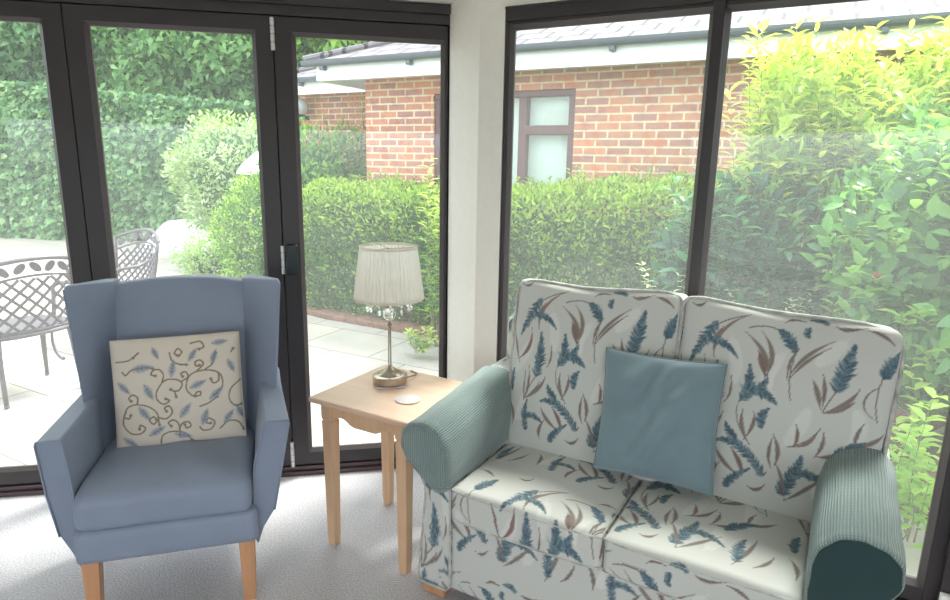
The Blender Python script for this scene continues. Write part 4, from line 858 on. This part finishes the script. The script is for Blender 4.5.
# back panel: leaning slab with an arched top
def leanY(z): return .455 + (z - .45) * .24
m = MB(); rings = []
for z in list(np.linspace(.3, 1.0, 8)):
    rings.append(z)
xs = np.linspace(.035, .535, 17); F_, V_ = [], []
def ztop(x): u = (x - .285) / .25; return 1.088 - .022 * u * u - .006 * u ** 6
nz_ = 22
for sg in (0, 1):
    for i, x in enumerate(xs):
        for j in range(nz_ + 1):
            f = j / nz_; z = .3 + f * (ztop(x) - .3); u = (x - .285) / .25; pf = .018 * (1 - u * u) * math.sin(PI * f)
            y = leanY(z) - pf if sg == 0 else leanY(z) + .07
            if j == nz_: y += .012 if sg == 0 else -.008; z -= .003
            V_.append((x, y, z))
N1 = nz_ + 1; off = len(xs) * N1
for i in range(len(xs) - 1):
    for j in range(nz_): a = i * N1 + j; F_.append((a, a + N1, a + N1 + 1, a + 1)); F_.append((off + a, off + a + 1, off + a + N1 + 1, off + a + N1))
    F_.append((i * N1 + nz_, (i + 1) * N1 + nz_, off + (i + 1) * N1 + nz_, off + i * N1 + nz_)); F_.append((i * N1, off + i * N1, off + (i + 1) * N1, (i + 1) * N1))
for j in range(nz_): F_.append((j, j + 1, off + j + 1, off + j)); a = (len(xs) - 1) * N1 + j; F_.append((a, off + a, off + a + 1, a + 1))
m.add(V_, F_); m.build('back_panel', M_chair, CH, bevel=.012, seg=3)
# wings
for side in (-1, 1):
    m = MB(); rings = []
    for z in np.linspace(.44, 1.10, 14):
        f = max(0, (z - .56) / .54); zi = z - .034 * f; yb = leanY(z) + .045
        if side < 0: xi, xf = .054, -.040 + .028 * (1 - f)
        else: xi, xf = .520, .672 - .042 * (1 - f)
        yf = .335; th = .05; s_ = side
        rings.append([(xi, yb - .05, zi), (xf - s_ * .004, yf, z), (xf, yf + .006, z), (xf + s_ * .002, yf + .03, z), (xi + s_ * .045, yb + .02, zi), (xi, yb + .02, zi)])
    last = rings[-1]; c0 = sum((Vector(p) for p in last), Vector()) / 6
    rings.append([tuple(c0 + (Vector(p) - c0) * .9 + Vector((0, 0, .012))) for p in last])
    m.loft(rings); m.build('wing', M_chair, CH, bevel=.01, seg=3)
    piping('wing_piping', CH, M_chairp, [Vector(r[2]) + Vector((side * .001, -.001, 0)) for r in rings[:-1]], .003, False)
for x, y, lean in ((.011, .022, 0), (.499, .022, 0), (.03, .5, 1), (.48, .5, 1)):
    m = MB(); a = .054; b = .04
    o_ = .05 * lean; m.loft([[(x + (a - b) * .5 * (1 if x > .2 else 0) + dx * b, y + dy * b + o_, 0) for dx, dy in ((0, 0), (1, 0), (1, 1), (0, 1))], [(x + dx * a, y + dy * a, .245) for dx, dy in ((0, 0), (1, 0), (1, 1), (0, 1))]])
    m.build('leg', M_beech, CH, bevel=.003)
t = empty('cushion', label='cream cushion with brown scrolls and blue leaves on the blue armchair', cat='cushion'); place(t, MCH, (.29, .385, .688), (math.radians(-13), math.radians(-1.6), 0))
pillow('cushion_body', t, M_scroll, .224, .205, .06, SCR, (.0, .0), pull=.015, n=210, wr=.003); seam(t, .224, .205, .015, plain('cream_edge', (216, 206, 190), .8), .0035)

# ------------------------------------------------------------------ side table
TB = empty('side_table', (-.318, 2.384, 0), math.radians(-29.8), 'square light oak side table with scalloped apron between armchair and sofa', 'table')
m = MB(); m.box(-.24, .24, -.24, .24, .628, .65); m.build('table_top', M_oaktop, TB, bevel=.007, seg=3)
for sx_ in (-1, 1):
    for sy_ in (-1, 1):
        m = MB(); c = .203
        def sq(h, z): return [(sx_ * (c - .022) + dx * h, sy_ * (c - .022) + dy * h, z) for dx, dy in ((-1, -1), (1, -1), (1, 1), (-1, 1))]
        m.loft([sq(.0165, 0), sq(.019, .05), sq(.0245, .535), sq(.0255, .545), sq(.0215, .549), sq(.0215, .554), sq(.0255, .558), sq(.0255, .628)]); m.build('leg', M_oak, TB, bevel=.0015, seg=1)
for k_ in range(4):
    m = MB(); L_ = .16; pts = [(-L_, .628)]
    for f in np.linspace(0, 1, 22):
        x = -L_ + 2 * L_ * f; a = abs(2 * f - 1); z = .547 + .026 * (0.5 - .5 * math.cos(PI * min(1, max(0, (a - .3) / .4)))) - .012 * max(0, a - .75) / .25; pts.append((x, z))
    pts += [(L_, .628)]; m.prism(pts, 'y', -.195, -.177); o = m.build('apron', M_oak, TB, bevel=.0015, seg=1); o.rotation_euler = (0, 0, k_ * PI / 2)
# lamp
LP = empty('table_lamp', (-.348, 2.468, .65), 0, 'table lamp with pleated cream shade, crystal drops and nickel stem', 'lamp')
m = MB(); m.lathe([(.068, .007), (.071, .010), (.071, .036), (.067, .039), (.052, .041), (.048, .047), (.040, .053), (.024, .060), (.014, .070), (.010, .076), (.007, .082), (.0065, .245), (.012, .25), (.012, .256), (.005, .26), (.005, .275)], n=40); m.build('base', M_nickel, LP, smooth=True, angle=.7)
m = MB(); m.lathe([(.006, .318), (.012, .322), (.007, .328), (.006, .37), (.017, .375), (.017, .42)], n=20); m.build('stem', M_nickel, LP, smooth=True, angle=.7)
m = MB(); m.ball((0, 0, .297), .028, 12); m.build('crystal_ball', M_crystal, LP)
m = MB(); m.lathe([(.008, .332), (.03, .338), (.046, .35), (.05, .362), (.047, .362), (.028, .345), (.007, .338)], n=24, caps=False); m.build('glass_dish', M_crystal, LP, smooth=True)
m = MB(); n = 96; R0, R1, z0, z1 = .139, .113, .363, .575
def ring_(R_, z, am): return [((R_ + am * (1 if j % 2 else -1)) * math.cos(2 * PI * j / n), (R_ + am * (1 if j % 2 else -1)) * math.sin(2 * PI * j / n), z) for j in range(n)]
m.loft([ring_(R0, z0, .0005), ring_(R0 - .0005, z0 + .012, .0026), ring_((R0 + R1) / 2, (z0 + z1) / 2, .0032), ring_(R1 + .0005, z1 - .012, .0026), ring_(R1, z1, .0005)], caps=False); sh = m.build('lamp_shade', M_shade, LP, fixn=True)
for z, R_ in ((z0 + .004, R0 + .001), (z1 - .004, R1 + .001)):
    m = MB(); m.tube([(R_ * math.cos(2 * PI * j / 48), R_ * math.sin(2 * PI * j / 48), z) for j in range(48)], .0035, 6, closed=True, flat=1.6); m.build('shade_trim', M_shade, sh, smooth=True)
m = MB()
for a in (0, 2 * PI / 3, 4 * PI / 3): m.tube([(.0, 0, .565), (R1 * math.cos(a), R1 * math.sin(a), .57)], .0018, 6)
m.tube([(0, 0, .42), (0, 0, .566)], .004, 6); m.build('shade_carrier', M_nickel, LP)
m = MB(); m.ball((0, 0, .47), .028, 16, 1.2); m.build('bulb', plain('white_bulb', (235, 232, 225), .3), LP, smooth=True)
for j in range(12):
    a = 2 * PI * j / 12 + .2; x, y = .088 * math.cos(a), .088 * math.sin(a); m = MB(); L_ = .358 if j % 2 else .352
    m.ball((x, y, L_), .005, 8); m.ball((x, y, L_ - .011), .0055, 8); m.loft([[(x + r * math.cos(2 * PI * q / 6), y + r * math.sin(2 * PI * q / 6), z) for q in range(6)] for r, z in ((.001, L_ - .017), (.005, L_ - .025), (.0065, L_ - .034), (.003, L_ - .042), (.0005, L_ - .045))])
    m.tube([(x, y, L_ + .003), (x * .95, y * .95, .40)], .0008, 4); m.build('crystal_drop', M_crystal, LP)
m = MB(); m.tube([(.055, .03, .012), (.075, .05, .012), (.095, .085, .007), (.1, .12, .0045), (.07, .155, .0045)], .0028, 6); tag(m.build('cord', M_cord, LP, smooth=True), 'brown power cord')
t = MB(); t.box(-.058, .058, -.05, .05, 0, .0055); o = t.build('booklet', plain('booklet', (206, 198, 200), .5), bevel=.001, seg=1); o.location = (-.342, 2.447, .6505); o.rotation_euler = (0, 0, math.radians(8)); tag(o, 'small pale folded booklet lying under the lamp base', 'booklet')
m = MB(); m.lathe([(.047, 0), (.0495, .001), (.0495, .004), (.048, .005)], n=48); o = m.build('coaster', M_coaster, smooth=True, angle=.6); o.location = (-.253, 2.281, .6505); tag(o, 'round white coaster lying on the oak side table', 'coaster')
